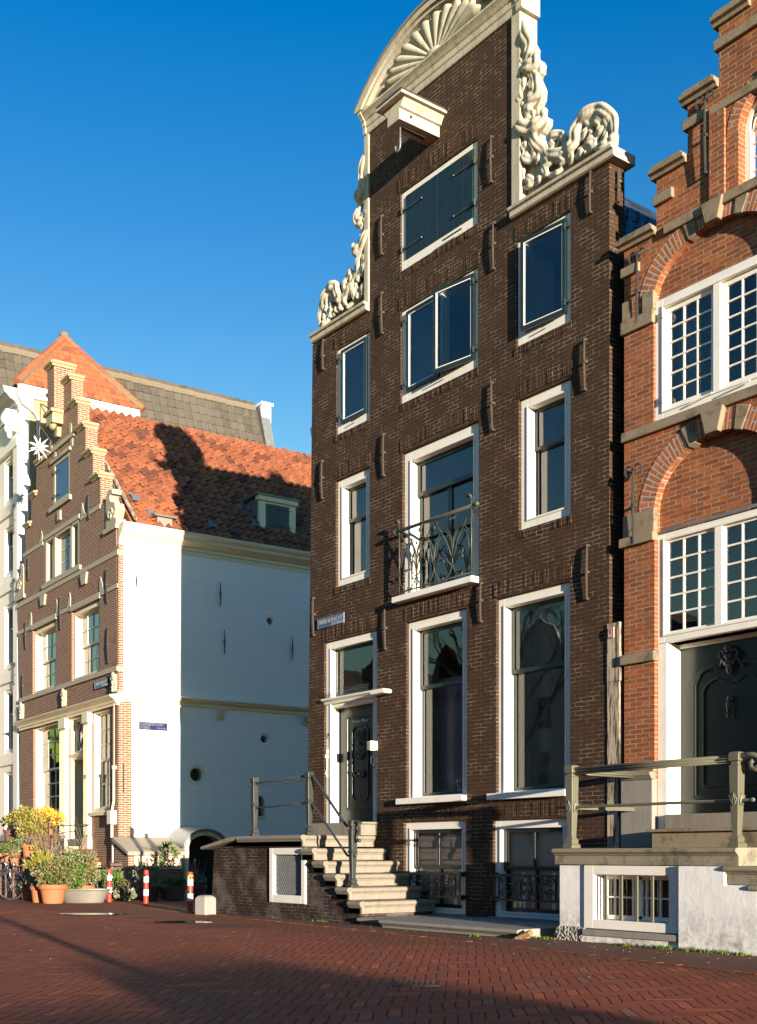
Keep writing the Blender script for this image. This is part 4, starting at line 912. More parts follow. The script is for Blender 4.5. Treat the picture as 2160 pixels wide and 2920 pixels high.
# ================================================================ STOOPS
NOSE=[(0,0),(.0,.09),(.015,.095),(.018,.11),(.04,.125),(.052,.145),(.052,.165),(.038,.185),(.0,.195)]
def stoop_left():
    S=empty('stone_stoop','beige stone stoop of seven steps before the dark brown house','stoop',(0,0,0))
    D=-1.42
    # wall below the landing, partly out into the alley
    polyslab([(-1.0,-.02),(3.75,-.02),(3.75,.02),(2.15,1.12),(.15,1.22),(-.9,1.17)],[rect(1.03,2.12,.26,1.17)],D+.0,D+.30).build('stoop_wall',['old_brick'],S)
    m=MB(); m.prism([(D+.3,-.02),(-.0,-.02),(-.0,1.16),(D+.3,1.16)],'x',-.95,-.65); m.box(2.12,2.3,D+.3,-.01,-.02,1.0); m.box(-.65,2.12,-.2,-.01,-.02,1.1); m.build('stoop_wall',['old_brick'],S)
    # individual steps: riser faces +x
    xs=[3.70,3.38,3.06,2.74,2.42,2.10]; zt=[.355,.555,.755,.955,1.16,1.375]
    for q in range(6):
        x,z=xs[q],zt[q]; x0=x-.345 if q<5 else 0.02
        h=.19
        pr=[(a*1.0,b*h/.195) for a,b in NOSE]
        m=MB(); pts=[(x0,z-h)]+[(x-.052+a,z-h+b) for a,b in pr]+[(x0,z)]
        m.prism(pts,'y',D-.05,-.012)
        # end moulding on the street side
        pe=[(D-.05-a*.8,z-h+b) for a,b in pr]; m.prism([(D-.0,z-h)]+pe+[(D,z)],'x',x0,x-.01)
        m.build('step' if q<5 else 'landing_slab',['stoop_stone'],S,bevel=.004)
        if q<5: MB().box(x0-.02,x-.10,D+.05,-.01,-.02,z-h-.002).build('step_support',['old_brick'],S)
    m=MB(); m.prism([(.45,1.3755),(2.12,1.3755),(2.12,1.555),(2.16,1.57),(2.16,1.60),(.45,1.60)],'y',-.34,.04); m.build('threshold_step',['stoop_stone'],S,bevel=.006)
    # sloping slab running out into the alley
    m=MB(); m.prism([(-1.28,1.145),(-.02,1.31),(-.02,1.37),(-.25,1.36),(-1.28,1.20)],'y',D-.08,-.02); m.build('sloping_slab',['stoop_stone'],S,bevel=.015)
    # cellar light in the stoop wall
    f=ringbox(MB(),1.03,2.12,.26,1.165,.12,D-.03,D+.14,.13,.11).build('window',['white_paint'],S,bevel=.008)
    g=MB(); 
    for q in range(15):
        for u in range(15):
            x=1.17+.83*(q+.5*(u%2))/14; z=.41+.64*u/14
            if x>1.985: continue
            g.tube([(x-.03,D+.03,z),(x,D+.02,z+.045),(x+.03,D+.03,z)],.004,4,caps=False); g.tube([(x-.03,D+.03,z),(x,D+.036,z-.045),(x+.03,D+.03,z)],.004,4,caps=False)
    g.build('expanded_metal_mesh',['lead'],f)
    MB().box(1.14,2.01,D+.12,D+.13,.38,1.07).build('dark_backing',['interior'],f)
    # platform at the foot of the stairs
    m=MB(); pr=[(0,0),(.0,.05),(.02,.06),(.03,.075),(.06,.085),(.07,.10),(.07,.12),(.05,.135),(.0,.14)]
    pts=[(-1.55,-.02)]+[(-1.58-a,b-.02) for a,b in pr]+[(-.01,.12),(-.01,-.02)]; m.prism(pts,'x',4.34,7.22); m.build('platform_slab',['grey_stone'],S,bevel=.005)
    m=MB(); pts=[(-1.40,-.02)]+[(-1.45-a,b-.025) for a,b in pr]+[(-.01,.115),(-.01,-.02)]; m.prism(pts,'x',3.62,4.335); m.build('platform_slab',['grey_stone'],S,bevel=.005)
    m=MB(); m.box(2.75,4.4,-.06,.06,.121,.14); m.box(4.93,6.55,-.06,.06,.121,.14); m.build('window_kerb',['grey_stone'],S,bevel=.004)
stoop_left()
def post(mb,x,y,z0,h,s=.04):
    """tapering square cast-iron post"""
    def sq(z,a): return [(x-a,y-a,z),(x+a,y-a,z),(x+a,y+a,z),(x-a,y+a,z)]
    pr=[(0,s*1.6),(.04,s*1.6),(.06,s*1.15),(.10,s*1.25),(.14,s*.8),(h*.50,s*1.12),(h*.53,s*1.35),(h*.56,s*1.15),(h*.86,s*1.25),(h*.865,s*.95),(h*.90,s*.95),(h*.905,s*1.35),(h*.985,s*1.35),(h,s*1.0)]
    v=[];f=[]
    for z,a in pr: v+=sq(z0+z,a)
    n=len(pr)
    for i in range(n-1):
        for q in range(4): f.append((i*4+q,i*4+(q+1)%4,(i+1)*4+(q+1)%4,(i+1)*4+q))
    f.append((3,2,1,0)); f.append(tuple((n-1)*4+q for q in range(4))); mb.add(v,f)
def railing_left():
    Rl=empty('stoop_railing','dark green iron railing of three tapered posts around the brown house stoop','railing',(0,0,0))
    y=-1.33; ps=[(.36,1.376,1.02),(2.06,1.376,1.02),(3.26,.556,1.03)]
    for x,z,h in ps:
        m=MB(); post(m,x,y,z,h,.042); m.build('post',['dark_iron'],Rl,bevel=.004)
    m=MB(); m.tube([(.27,y,2.285),(.36,y,2.285),(2.0,y,2.33)],.020,8); m.build('top_rail',['dark_iron'],Rl,smooth=True)
    m=MB(); m.tube([(.27,y,1.86),(2.06,y,1.89)],.016,8); m.build('middle_rail',['dark_iron'],Rl,smooth=True)
    m=MB(); m.tube([(2.06,y,2.33),(2.16,y,2.32),(2.25,y,2.25),(3.02,y,1.56),(3.10,y,1.50),(3.24,y,1.50)],.022,8); m.build('stair_rail',['dark_iron'],Rl,smooth=True)
    m=MB(); m.tube([(2.06,y,1.87),(2.15,y,1.865),(2.24,y,1.80),(3.05,y,1.10),(3.12,y,1.04),(3.24,y,1.03)],.018,8); m.build('stair_rail',['dark_iron'],Rl,smooth=True)
    m=MB(); m.tube([(3.3,y,1.53),(3.36,y,1.57),(3.43,y,1.55),(3.45,y,1.48),(3.41,y,1.41),(3.36,y,1.34),(3.37,y,1.28),(3.42,y,1.26)],[.02,.022,.022,.02,.02,.02,.022,.02],8); m.ball((3.43,y,1.27),.03,8,6); m.ball((3.33,y,1.04),.028,8,6); m.build('scroll_end',['dark_iron'],Rl,smooth=True)
    m=MB(); m.tube([(.5,y,2.25),(1.0,y,2.235),(1.6,y,2.24),(2.0,y,2.28)],.006,5); m.build('cable',['dark_iron'],Rl)
railing_left()
def stoop_right():
    S=empty('stone_stoop','whitewashed stoop with a mossy slab and barred cellar window before the red house','stoop',(7.56,0,0))
    X0=7.56; D=-1.26
    # pier, wall, recess
    m=MB(); m.box(.04,.46,D-.03,-.01,.17,.935); m.build('pier',['whitewash'],S,bevel=.012)
    m=MB(); rnd=random.Random(2)
    m.box(.02,.475,D-.06,-.02,-.02,.17); b=m.build('rough_base_stone',['grey_stone'],S)
    b.modifiers.new('s','SUBSURF').levels=4; b.modifiers['s'].render_levels=5; b.modifiers['s'].subdivision_type='SIMPLE'
    tx=bpy.data.textures.new('rough','VORONOI'); tx.noise_scale=.035; d=b.modifiers.new('d','DISPLACE'); d.texture=tx; d.strength=.035; d.mid_level=.4
    polyslab([(.461,-.02),(3.96,-.02),(3.96,.12),(3.3,.5),(2.6,.72),(2.5,.935),(.461,.935)],[rect(.55,1.93,.165,.934)],D+.0,D+.3).build('stoop_wall',['whitewash'],S,bevel=.0)
    m=MB(); m.prism([(1.935,-.02),(3.96,-.02),(3.96,.13),(3.62,.13),(3.62,.335),(3.30,.335),(3.30,.535),(2.98,.535),(2.98,.735),(2.56,.735),(2.56,.933),(1.935,.933)],'y',D-.10,D-.001); m.build('stoop_wall',['whitewash'],S,bevel=.012)
    m=MB(); m.box(.48,1.93,D-.09,D+.1,.085,.16); m.build('window_sill',['grey_stone'],S,bevel=.008)
    m=MB(); m.box(.47,1.93,D-.06,D-.002,-.02,.084); m.build('wall_foot',['whitewash'],S)
    f=ringbox(MB(),.47,1.925,.17,.93,.16,D-.05,D+.14,.11,.11).build('window',['white_paint'],S,bevel=.008)
    s=MB(); ringbox(s,.64,1.755,.285,.815,.05,D+.12,D+.15); 
    n=5; wd=(1.705-.69)/n
    for q in range(1,n): s.box(.69+q*wd-.014,.69+q*wd+.014,D+.122,D+.148,.335,.765)
    s.box(1.16,1.24,D+.12,D+.152,.30,.80); s.box(.69,1.705,D+.124,D+.146,.54,.56); s.build('sash',['white_paint'],f)
    MB().quad((.64,D+.155,.28),(1.76,D+.155,.28),(1.76,D+.157,.82),(.64,D+.157,.82)).build('pane',['glass_dirty'],f,recalc=False)
    MB().box(.5,1.9,D+.6,D+.62,.1,.93).build('dark_room',['interior'],f)
    for x in (.80,1.04,1.275,1.505):
        MB().box(x-.021,x+.021,D-.028,D-.008,.27,.83).build('window_bar',['olive_iron'],f,bevel=.004)
    # slab
    pr=[(0,0),(.0,.115),(.015,.12),(.02,.135),(.045,.15),(.06,.165),(.06,.185),(.045,.205),(.0,.21)]
    m=MB(); pts=[(D+.05,.937)]+[(D-.07-a,.937+b*.95) for a,b in pr]+[(-.01,1.137),(-.01,.937)]; m.prism(pts,'x',-.0,2.72); 
    m.build('landing_slab',['moss_stone'],S,bevel=.006)
    m=MB(); pts=[(D+.05,.74)]+[(D-.07-a,.74+b*.95) for a,b in pr]+[(-.01,.94),(-.01,.74)]; m.prism(pts,'x',2.55,3.05)
    st=m.build('step',['moss_stone'],S,bevel=.006)
    for k in range(1,4):
        m=MB(); pts=[(D+.05,.74-.2*k)]+[(D-.07-a,.74-.2*k+b*.95) for a,b in pr]+[(-.01,.94-.2*k),(-.01,.74-.2*k)]; m.prism(pts,'x',2.55+.32*k,3.05+.32*k); m.build('step',['moss_stone'],S,bevel=.006)
    m=MB(); m.box(.72,2.6,-.36,.05,1.1375,1.335); m.prism([(.68,1.336),(2.66,1.336),(2.66,1.375),(.68,1.375)],'y',-.42,.28); m.build('threshold_step',['old_stone'],S,bevel=.01)
    m=MB(); m.box(.50,2.3,-.10,.32,1.376,1.55) if False else m.box(.66,2.25,-.04,.32,1.376,1.565); m.build('threshold_step',['stoop_stone'],S,bevel=.01)
stoop_right()
def railing_right():
    Rl=empty('stoop_railing','olive painted railing with moulded handrail on the right stoop','railing',(7.56,0,0)); y=-1.20
    for x in (.17,2.60):
        m=MB(); post(m,x,y,1.137,1.03,.048); m.build('post',['olive_iron'],Rl,bevel=.005)
        lf=MB(); 
        for q in range(-2,3): lf.ball((x+q*.013,y-.058,1.137+.50+.02*(2-abs(q))),(.010,.014,.055),6,5,rot=Matrix.Rotation(q*.22,3,'Y'))
        for q in range(-2,3): lf.ball((x+.060,y+q*.013,1.137+.50+.02*(2-abs(q))),(.014,.010,.055),6,5)
        lf.build('acanthus_leaf',['olive_iron'],Rl,smooth=True)
    def rail(P0,P1,nm,z,h=.02):
        m=MB(); m.tube([(P0[0],P0[1],z+.03),(P1[0],P1[1],z+.03)],[(.034,.020)]*2,8,flat=(0,0,1)); m.tube([(P0[0],P0[1],z),(P1[0],P1[1],z)],[(.020,.02)]*2,6,flat=(0,0,1)); m.tube([(P0[0],P0[1],z-.03),(P1[0],P1[1],z-.03)],[(.028,.012)]*2,6,flat=(0,0,1)); return m.build(nm,['olive_iron'],Rl,smooth=True)
    rail((.05,y),(2.6,y),'handrail',2.09); rail((.17,y),(.17,-.0),'side_handrail',2.09)
    m=MB(); m.box(.16,.18,y-.0,-.0,1.62,1.67); m.build('side_rail',['olive_iron'],Rl)
    m=MB(); m.box(-.10,.17,y-.012,y+.012,1.625,1.665); m.tube([(.17,y,1.645),(2.6,y,1.645),(2.78,y,1.645)],.017,8); m.ball((2.80,y,1.645),(.03,.025,.025),8,6); m.build('middle_rail',['olive_iron'],Rl)
    m=MB(); m.tube([(2.6,y,2.12),(2.8,y,2.12),(2.88,y,2.09),(2.9,y,2.02),(2.85,y,1.97),(2.79,y,1.99),(2.78,y,2.04),(2.82,y,2.06)],.034,8); m.build('scroll_end',['olive_iron'],Rl,smooth=True)
railing_right()
# ================================================================ CORNER HOUSE (brick front, white side wall)
A7=R(2.56); C7=(-8.715,.3,0)
H7=empty('canal_house','brown red brick step gable house with white side wall and orange tiled roof','house',C7,-A7)
def w7(x,y,z=0):   # local -> world
    c,s=math.cos(A7),math.sin(A7); return (C7[0]+x*c+y*s,C7[1]-x*s+y*c,z)
def house77():
    P=H7; CX=-4.07
    hw=[(2.92,10.47),(2.41,11.22),(1.90,12.03),(1.34,12.82),(.87,13.60)]
    def steps(sg,zero):
        o=[]; zp=9.78
        for h,z in hw: o+= [(CX+sg*h,zp),(CX+sg*h,z)]; zp=z
        return o
    outer=[(-7.28,0),(0,0),(-.03,5.),(-.13,9.0),(-.72,9.0),(-.72,9.78)]+steps(1,0)+steps(-1,0)[::-1]+[(-7.1,9.78),(-7.1,9.5),(-7.78,8.95),(-7.7,8.3),(-7.52,5.6)]
    holes=[rect(-6.34,-4.40,5.615,7.45),rect(-3.18,-1.21,5.615,7.45),rect(-5.30,-2.62,8.55,9.78),rect(-4.60,-3.30,10.56,11.73),
           rect(-6.28,-3.86,2.12,4.66),rect(-3.40,-2.08,1.46,4.66),rect(-1.74,-.50,2.12,4.66)]
    polyslab(outer,holes,0,.32).build('front_wall',['rb77'],P)
    # side wall, plastered white, with small round openings
    circ=lambda y,z,r,n=20:[(y+r*math.cos(t*2*pi/n),z+r*math.sin(t*2*pi/n)) for t in range(n)]
    archw=[(3.70,2.05),(4.0,2.05),(4.0,2.42)]+[(3.85+.15*math.cos(t*pi/8),2.42+.15*math.sin(t*pi/8)) for t in range(1,8)]+[(3.70,2.42)]
    hs=[circ(2.08,3.06,.20),circ(4.03,4.06,.14),circ(4.2,7.16,.13),archw,rect(1.42,2.30,-.5,1.30)[:2] and [(1.42,.0),(2.30,.0),(2.30,1.2),(1.42,1.2)]]
    s=MB(); polyslab([(.34,-.01),(12,-.01),(12,8.8),(.10,8.8),(.10,4.85),(.34,4.85)],hs,-.0,.30,mb=s)
    s.v=[(-y,x,z) for x,y,z in s.v]; s.build('side_wall',['white_plaster'],P)
    m=MB(); m.box(-.28,-.004,.321,.34,0,4.9); m.box(-.28,.0,.0+.32,.339,0,4.8); m.build('corner_brickwork',['rb77'],P)
    m=MB(); m.box(-.315,.018,.005,.345,1.40,4.78); m.box(-.30,.012,.004,.13,4.97,8.55); m.build('corner_quoin',['rb77'],P)
    m=MB(); m.box(-7.7,-7.4,.33,12,0,8.9); m.box(-7.4,-.31,11.7,12,0,8.9); m.build('rear_walls',['rb77'],P)
    m=MB(); m.box(-7.4,-.32,2.6,2.7,0,8.9); m.prism([(-7.3,8.9),(-.6,8.9),(-4.07,12.6)],'y',2.6,2.7)
    for z in (1.2,4.9,8.0,10.0): m.box(-7.4+(z>9)*1.2,-.32-(z>9)*1.2,.33,2.59,z,z+.1)
    m.build('inner_wall',['interior'],P)
    for y,z,r in ((2.08,3.06,.20),(4.03,4.06,.14),(4.2,7.16,.13)):
        m=MB(); n=20
        for q in range(n):
            a,b=q*2*pi/n,(q+1)*2*pi/n; o=r+.045; i=r-.035
            v=[(.012,y+o*math.cos(a),z+o*math.sin(a)),(.012,y+o*math.cos(b),z+o*math.sin(b)),(-.02,y+i*math.cos(b),z+i*math.sin(b)),(-.02,y+i*math.cos(a),z+i*math.sin(a)),(-.25,y+i*math.cos(b),z+i*math.sin(b)),(-.25,y+i*math.cos(a),z+i*math.sin(a)),(-.005,y+o*math.cos(a),z+o*math.sin(a)),(-.005,y+o*math.cos(b),z+o*math.sin(b))]
            m.add(v,[(0,1,2,3),(3,2,4,5),(6,7,1,0)])
        f=m.build('round_window',['cream_paint' if r>.18 else 'white_plaster'],P,recalc=False)
        MB().quad((-.12,y-r,z-r),(-.12,y+r,z-r),(-.12,y+r,z+r),(-.12,y-r,z+r)).build('pane',['glass'],f,recalc=False)
        MB().box(-.28,-.24,y-r,y+r,z-r,z+r).build('dark_room',['interior'],f)
    m=MB(); m.box(-.28,.012,3.66,3.70,2.05,2.42); m.box(-.28,.012,4.0,4.05,2.05,2.42); m.box(-.28,.03,3.64,4.07,1.98,2.05)
    for q in range(8):
        a,b=q*pi/8,(q+1)*pi/8; v=[(x,3.85+r*math.cos(t),2.42+r*math.sin(t)) for x in (.012,-.28) for r,t in ((.15,a),(.2,a),(.2,b),(.15,b))]; m.add(v,[(0,1,2,3),(4,7,6,5),(0,3,7,4),(1,5,6,2)])
    f=m.build('arched_window',['cream_paint'],P); MB().box(-.20,-.16,3.7,4.0,2.05,2.57).build('pane',['interior'],f)
    # side cornice under the eaves and the string course
    m=MB(); side_moulding(m,[(.03,0),(.03,.10),(.06,.11),(.06,.19),(.10,.20),(.12,.22),(.20,.27),(.24,.30),(.25,.36),(.30,.40),(.33,.44),(.34,.50)],.02,12,-.02,8.55); m.build('eaves_cornice',['cream_paint'],P)
    m=MB(); side_moulding(m,[(.03,0),(.03,.09),(.08,.10),(.11,.13),(.12,.16),(.14,.17),(.14,.20),(.02,.25)],-.03,12,0,4.76); m.build('string_course',['cream_paint'],P)
    for y in (1.50,2.73,5.27,7.6):
        m=MB(); pr=[(.0,-.27),(.05,-.27),(.07,-.20),(.05,-.13),(.08,-.08),(.13,-.04),(.13,.0)]
        side_moulding(m,[(a,b+.27) for a,b in pr],y-.10,y+.10,0,4.488)
        for dy in (-.055,0,.055): m.ball((.085,y+dy,4.64),(.03,.022,.09),8,6)
        m.build('console',['cream_paint'],P,bevel=.004)
    # anchors on the side
    for y,a,b in ((.46,7.56,7.88),(2.73,7.36,7.99),(2.85,6.16,6.78),(4.85,6.18,6.81)):
        m=MB(); m.tube([(.03,y,a),(.045,y,(a+b)/2),(.03,y,b)],[.010,.022,.008],6); m.box(0,.05,y-.02,y+.02,(a+b)/2-.02,(a+b)/2+.02); m.build('wall_anchor',['rust_iron' if y<1 else 'dark_iron'],P)
    m=MB(); m.box(.018,.045,.11,.14,2.55,3.25); m.build('wall_anchor',['dark_iron'],P)
    # string of lights along the string course
    m=MB(); m.tube([(.15,.1+q*.25,4.93+.012*math.sin(q*2.1)) for q in range(21)],.006,5); m.build('cable',['cream_paint'],P)
    # roof: orange pantiles
    dx,dz=4.07,4.10; H=math.hypot(dx,dz); U=Vector((-dx,0,dz)).normalized(); N=Vector((dz,0,dx)).normalized()
    m=MB(); m.prism([(.16,9.0),(CX,13.10),(-8.1,9.0),(-7.7,9.0),(CX,12.85),(-.25,9.0)],'y',.33,12); rf=m.build('roof',['tile_orange'],P)
    m=MB(); tiles(m,(.20,.36,9.05),(0,1,0),U,N,11.4,H-.1,.235,.33,amp=.060,lift=.060,seed=8,jit=.012); m.build('roof_tiles',['tile_orange'],rf,recalc=False)
    m=MB(); rnd=random.Random(9)
    for q in range(33): 
        y=.4+q*.35; m.tube([(CX,y,13.14+rnd.uniform(-.008,.008)),(CX,y+.36,13.155)],[.125,.115],10)
    m.build('ridge_tiles',['tile_bright'],rf)
    m=MB(); m.prism([(CX+.10,13.02),(CX+.28,12.92),(CX+.30,12.98),(CX+.12,13.13)],'y',.4,11.9); m.build('ridge_mortar',['mortar'],rf)
    m=MB()
    for c,r in ((1,3),(2,1),(9,1),(24,2)):
        y=.36+c*.235; t=r*.33+.05; b=Vector((.20,y,9.05))+U*t+N*.075
        m.add([b,b+Vector((0,.24,0)),b+Vector((0,.24,0))+U*.33,b+U*.33],[(0,1,2,3)])
    m.build('slate_patch',['lead'],rf,recalc=False)
    # lead flashing boards along the gable
    m=MB()
    for (h,z),(h2,z2) in zip([(3.35,9.8)]+hw[:4],hw): 
        x0_,x1_=CX+h+.0,CX+h2-.1; 
        za=13.1-(abs(x0_-CX))*1.007; zb_=13.1-abs(x1_-CX)*1.007
        m.add([(x0_+.05,.325,za+.0),(x1_,.325,zb_+.0),(x1_,.40,zb_+.13),(x0_+.05,.40,za+.13),(x0_+.05,.325,za+.16),(x1_,.325,zb_+.16)],[(0,1,2,3),(3,2,5,4)])
    m.tube([(.12,.40,9.2),(-1.0,.40,10.30),(-2.6,.40,11.85),(-3.3,.40,12.55)],.05,8); m.build('verge_board',['peel'],rf)
    # dormer hatch
    def rp(d,y,n=0): v=Vector((.20,y,9.05))+U*d+N*n; return v
    m=MB(); y0,y1=4.10,5.22; zb_,zt_=9.68,10.42; xb=-.42
    m.box(xb-.10,xb,y0,y0+.20,zb_,zt_); m.box(xb-.10,xb,y1-.20,y1,zb_,zt_); m.box(xb-.10,xb,y0+.20,y1-.20,zt_-.06,zt_); m.box(xb-.1,xb,y0+.2,y1-.2,zb_,zb_+.03)
    m.box(xb-.12,xb+.05,y0-.05,y1+.05,zt_+.001,zt_+.13); dm=m.build('dormer',['cream_paint'],P,bevel=.008)
    m=MB(); m.prism([(xb-.1,zt_+.131),(xb+.09,zt_+.131),(xb+.09,zt_+.165),(xb-1.1,zt_+.20),(xb-1.1,zt_+.1)],'y',y0-.10,y1+.10); m.build('lead_roof',['lead'],dm)
    m=MB(); m.prism([(xb-.101,zb_),(xb-.101,zt_+.1),(xb-1.0,zt_+.1)],'y',y0+.01,y0+.04); m.prism([(xb-.101,zb_),(xb-.101,zt_+.1),(xb-1.0,zt_+.1)],'y',y1-.04,y1-.01)
    vv=[(xb+.06,y0-.25,zb_-.02),(xb+.06,y1+.12,zb_-.02),(xb-.02,y1+.12,zb_+.04),(xb-.02,y0-.25,zb_+.04)]; m.add(vv,[(0,1,2,3)])
    m.prism([(xb-.0,zb_-.0),(xb-1.05,zt_+.22),(xb-.9,zt_+.22),(xb+.08,zb_+.02)],'y',y0-.22,y0-.02); m.build('lead_cheek',['lead'],dm)
    m=MB(); 
    for q in range(5): m.box(xb-.06,xb-.015,y0+.20+q*.144,y0+.34+q*.144,zb_+.03,zt_-.06)
    sh=m.build('shutter',['green_paint'],dm,bevel=.003); m=MB()
    for z in (9.80,10.26): m.box(xb-.014,xb+.0,y1-.55,y1-.12,z-.012,z+.012)
    m.build('hinge',['dark_iron'],sh)
    # roof vent box by the eaves
    m=MB(); m.box(-.12,.10,.98,1.38,9.08,9.36); v=m.build('roof_vent',['zinc'],P,bevel=.01); m=MB(); m.prism([(-.20,9.361),(.18,9.361),(.16,9.41),(-.01,9.46),(-.18,9.41)],'y',.88,1.48); m.build('vent_cap',['zinc'],v)
    # gable caps
    cap=[(.02,0),(.03,.02),(.06,.05),(.09,.07),(.10,.075),(.10,.13)]
    def capst(x0,x1,z,y=0,d=.34,side=True):
        k=MB(); moulding(k,cap,x0-.02,x1+.02,y,z); k.box(x0-.02,x1+.02,y+.02,d,z,z+.13)
        pts=[(x1-.01,z)]+[(x1-.02+o,z+q) for o,q in cap]+[(x1-.01,z+.13)]; k.prism(pts,'y',y-.06,d)
        return k.build('step_cap',['cap77'],P,bevel=.004)
    prev=3.35
    for q,(h,z) in enumerate(hw):
        nx=hw[q+1][0] if q+1<len(hw) else .27
        capst(CX+nx+.0,CX+h,z+.001); capst(CX-h,CX-nx-.02,z+.001)
    # central pier and bracket
    m=MB(); m.box(CX-.27,CX+.27,-.26,.32,12.92,14.10); m.build('gable_pier',['rb77'],P); capst(CX-.28,CX+.28,14.101,-.26)
    m=MB(); m.prism([(CX-.24,12.60),(CX+.24,12.60),(CX+.26,12.80),(CX+.33,12.915),(CX-.33,12.915),(CX-.26,12.80)],'y',-.30,.0); m.ball((CX,-.20,12.60),(.16,.10,.14),10,8); m.prism([(CX-.08,12.30),(CX+.08,12.30),(CX+.12,12.55),(CX-.12,12.55)],'y',-.12,0); m.build('corbel',['cap77'],P,bevel=.01)
    m=MB(); m.prism([(CX-.34,12.86),(CX+.34,12.86),(CX+.34,12.95),(CX-.34,12.95)],'y',-.36,-.02); m.build('corbel_cap',['cap77'],P,bevel=.01)
    # bands
    def bd(x0,x1,z0,z1,p=.025,nm='stone_band',mat='sand77'): return MB().box(x0,x1,-p,.03,z0,z1).build(nm,[mat],P,bevel=.006)
    bd(-5.99,-2.93,12.03,12.15,.05); bd(-7.15,-5.42,9.69,9.80); bd(-2.50,-1.13,9.69,9.80); 
    k=MB(); k.box(-7.72,.02,-.03,.02,8.30,8.42); k.box(.0,.03,.02,.25,8.30,8.42); k.build('stone_band',['sand77'],P,bevel=.005)
    for a,b in ((-7.62,-6.40),(-4.36,-3.24),(-1.16,.0)): 
        bd(a,b,7.50,7.61)
        for x,sg in ((a,1),(b,-1)):
            if x in (-7.62,.0): continue
            k=MB(); k.prism([(x,7.611),(x+sg*.26,7.611),(x+sg*.20,7.74),(x+sg*.05,7.98),(x+sg*-.01,7.85)],'y',-.022,.02); k.build('spur_stone',['sand77'],P,bevel=.004)
    for x in (-5.46,-2.46):
        sg=-1 if x<-4 else 1
        k=MB(); k.prism([(x,9.805),(x+sg*.28,9.805),(x+sg*.16,9.95),(x+sg*.10,10.12),(x,10.0)],'y',-.022,.02); k.build('spur_stone',['sand77'],P,bevel=.004)
    for (a,b) in ((-6.42,-4.33),(-3.25,-1.15)): MB().box(a,b,-.035,.06,7.452,7.60).build('window_lintel',['sand77'],P,bevel=.006)
    k=MB(); k.box(-7.56,.03,-.05,.05,5.49,5.61); k.box(.0,.055,.052,.36,5.47,5.60); k.build('sill_band',['sand77'],P,bevel=.006)
    for c in (-5.37,-2.20):
        archring(MB(),c,7.61,.72,.38,.24,-.004,.01,n=30,t0=R(8),t1=R(172)).build('relieving_arch',['rb77a'],P,recalc=False)
        k=MB(); k.prism([(c-.14,7.985),(c+.14,7.985),(c+.22,8.275),(c-.22,8.275)],'y',-.06,.01); k.build('keystone',['sand77'],P,bevel=.008)
    archring(MB(),CX-.03,9.80,.80,.34,.22,-.004,.01,n=30).build('relieving_arch',['rb77a'],P,recalc=False)
    k=MB(); k.box(CX-.12,CX+.12,-.05,.01,10.06,10.32); k.build('keystone',['sand77'],P,bevel=.006)
    for x,zz in ((-4.75,12.18),(-3.25,12.18),(-4.45,11.78),(-3.15,11.80)):
        k=MB(); k.prism([(x-.07,zz),(x+.07,zz),(x+.10,zz+.18),(x,zz+.28),(x-.10,zz+.18)],'y',-.02,.01); k.build('spur_stone',['sand77'],P)
    # corner volutes
    for sg,x0_ in ((1,-.72),(-1,-7.1)):
        k=MB(); c=x0_+sg*.32
        k.prism([(x0_,9.06),(x0_+sg*.66,9.06),(x0_+sg*.66,9.20),(x0_+sg*.50,9.24),(x0_+sg*.62,9.42),(x0_+sg*.55,9.60),(x0_+sg*.30,9.68),(x0_+sg*.22,9.80),(x0_+sg*.30,9.88),(x0_+sg*.40,9.86),(x0_+sg*.40,9.98),(x0_+sg*.12,9.98),(x0_,9.85)],'y',-.03,.22)
        k.tube([(c+.16*(1-t/11)*math.cos(t),-.04,9.36+.16*(1-t/11)*math.sin(t)) for t in [v*.6 for v in range(16)]],.03,6); k.box(min(x0_-sg*.12,x0_+sg*.70),max(x0_-sg*.12,x0_+sg*.70),-.06,.26,8.95,9.06)
        if sg<0: k=k.moved(Matrix.Translation((.0,0,-.45)))
        k.build('gable_volute',['sand77'],P,bevel=.008)
    # windows
    for a,b in ((-6.34,-4.40),(-3.18,-1.21)):
        window(P,a,b,5.615,7.45,y=.06,fw=.13,reveal=.14,fmat='cream_paint',smat='white_paint',sw=.06,transom=6.50,cols=3,rows=2,cols2=4,rows2=2,barw=.03,fb=.08,curtain=1.)
    k=MB(); 
    for x in (-5.30,-4.60,-3.30,-2.74): k.box(x,x+.14,-.0,.22,8.55,9.78)
    k.box(-5.16,-2.74,.0,.22,9.70,9.78); k.box(-5.16,-2.74,.0,.22,8.55,8.62)
    cw=k.build('window',['sand77'],P,bevel=.006); cw['label']='cross window with a glazed middle light'
    MB().box(-5.35,-2.58,-.03,.03,9.781,9.90).build('window_hood',['sand77'],cw,bevel=.006); MB().box(-5.42,-2.46,-.06,.03,8.43,8.549).build('window_sill',['sand77'],cw,bevel=.006)
    for a,b in ((-5.16,-4.60),(-3.16,-2.74)):
        k=MB(); k.box(a,b,.15,.19,8.62,9.70); k.build('shutter',['cream_paint'],cw)
    k=MB(); ringbox(k,-4.46,-3.30,8.62,9.70,.05,.12,.16); k.box(-3.89,-3.87,.125,.155,8.67,9.65)
    for z in (8.97,9.31): k.box(-4.41,-3.35,.125,.155,z-.012,z+.012)
    k.build('sash',['white_paint'],cw); MB().quad((-4.42,.14,8.64),(-3.32,.14,8.64),(-3.32,.142,9.68),(-4.42,.142,9.68)).build('pane',['glass'],cw,recalc=False)
    # blue shuttered loft window
    k=ringbox(MB(),-4.60,-3.30,10.56,11.73,.13,-.0,.2,.10,.10); lw=k.build('window',['sand77'],P,bevel=.006); lw['label']='loft hatch with a blue plank shutter'
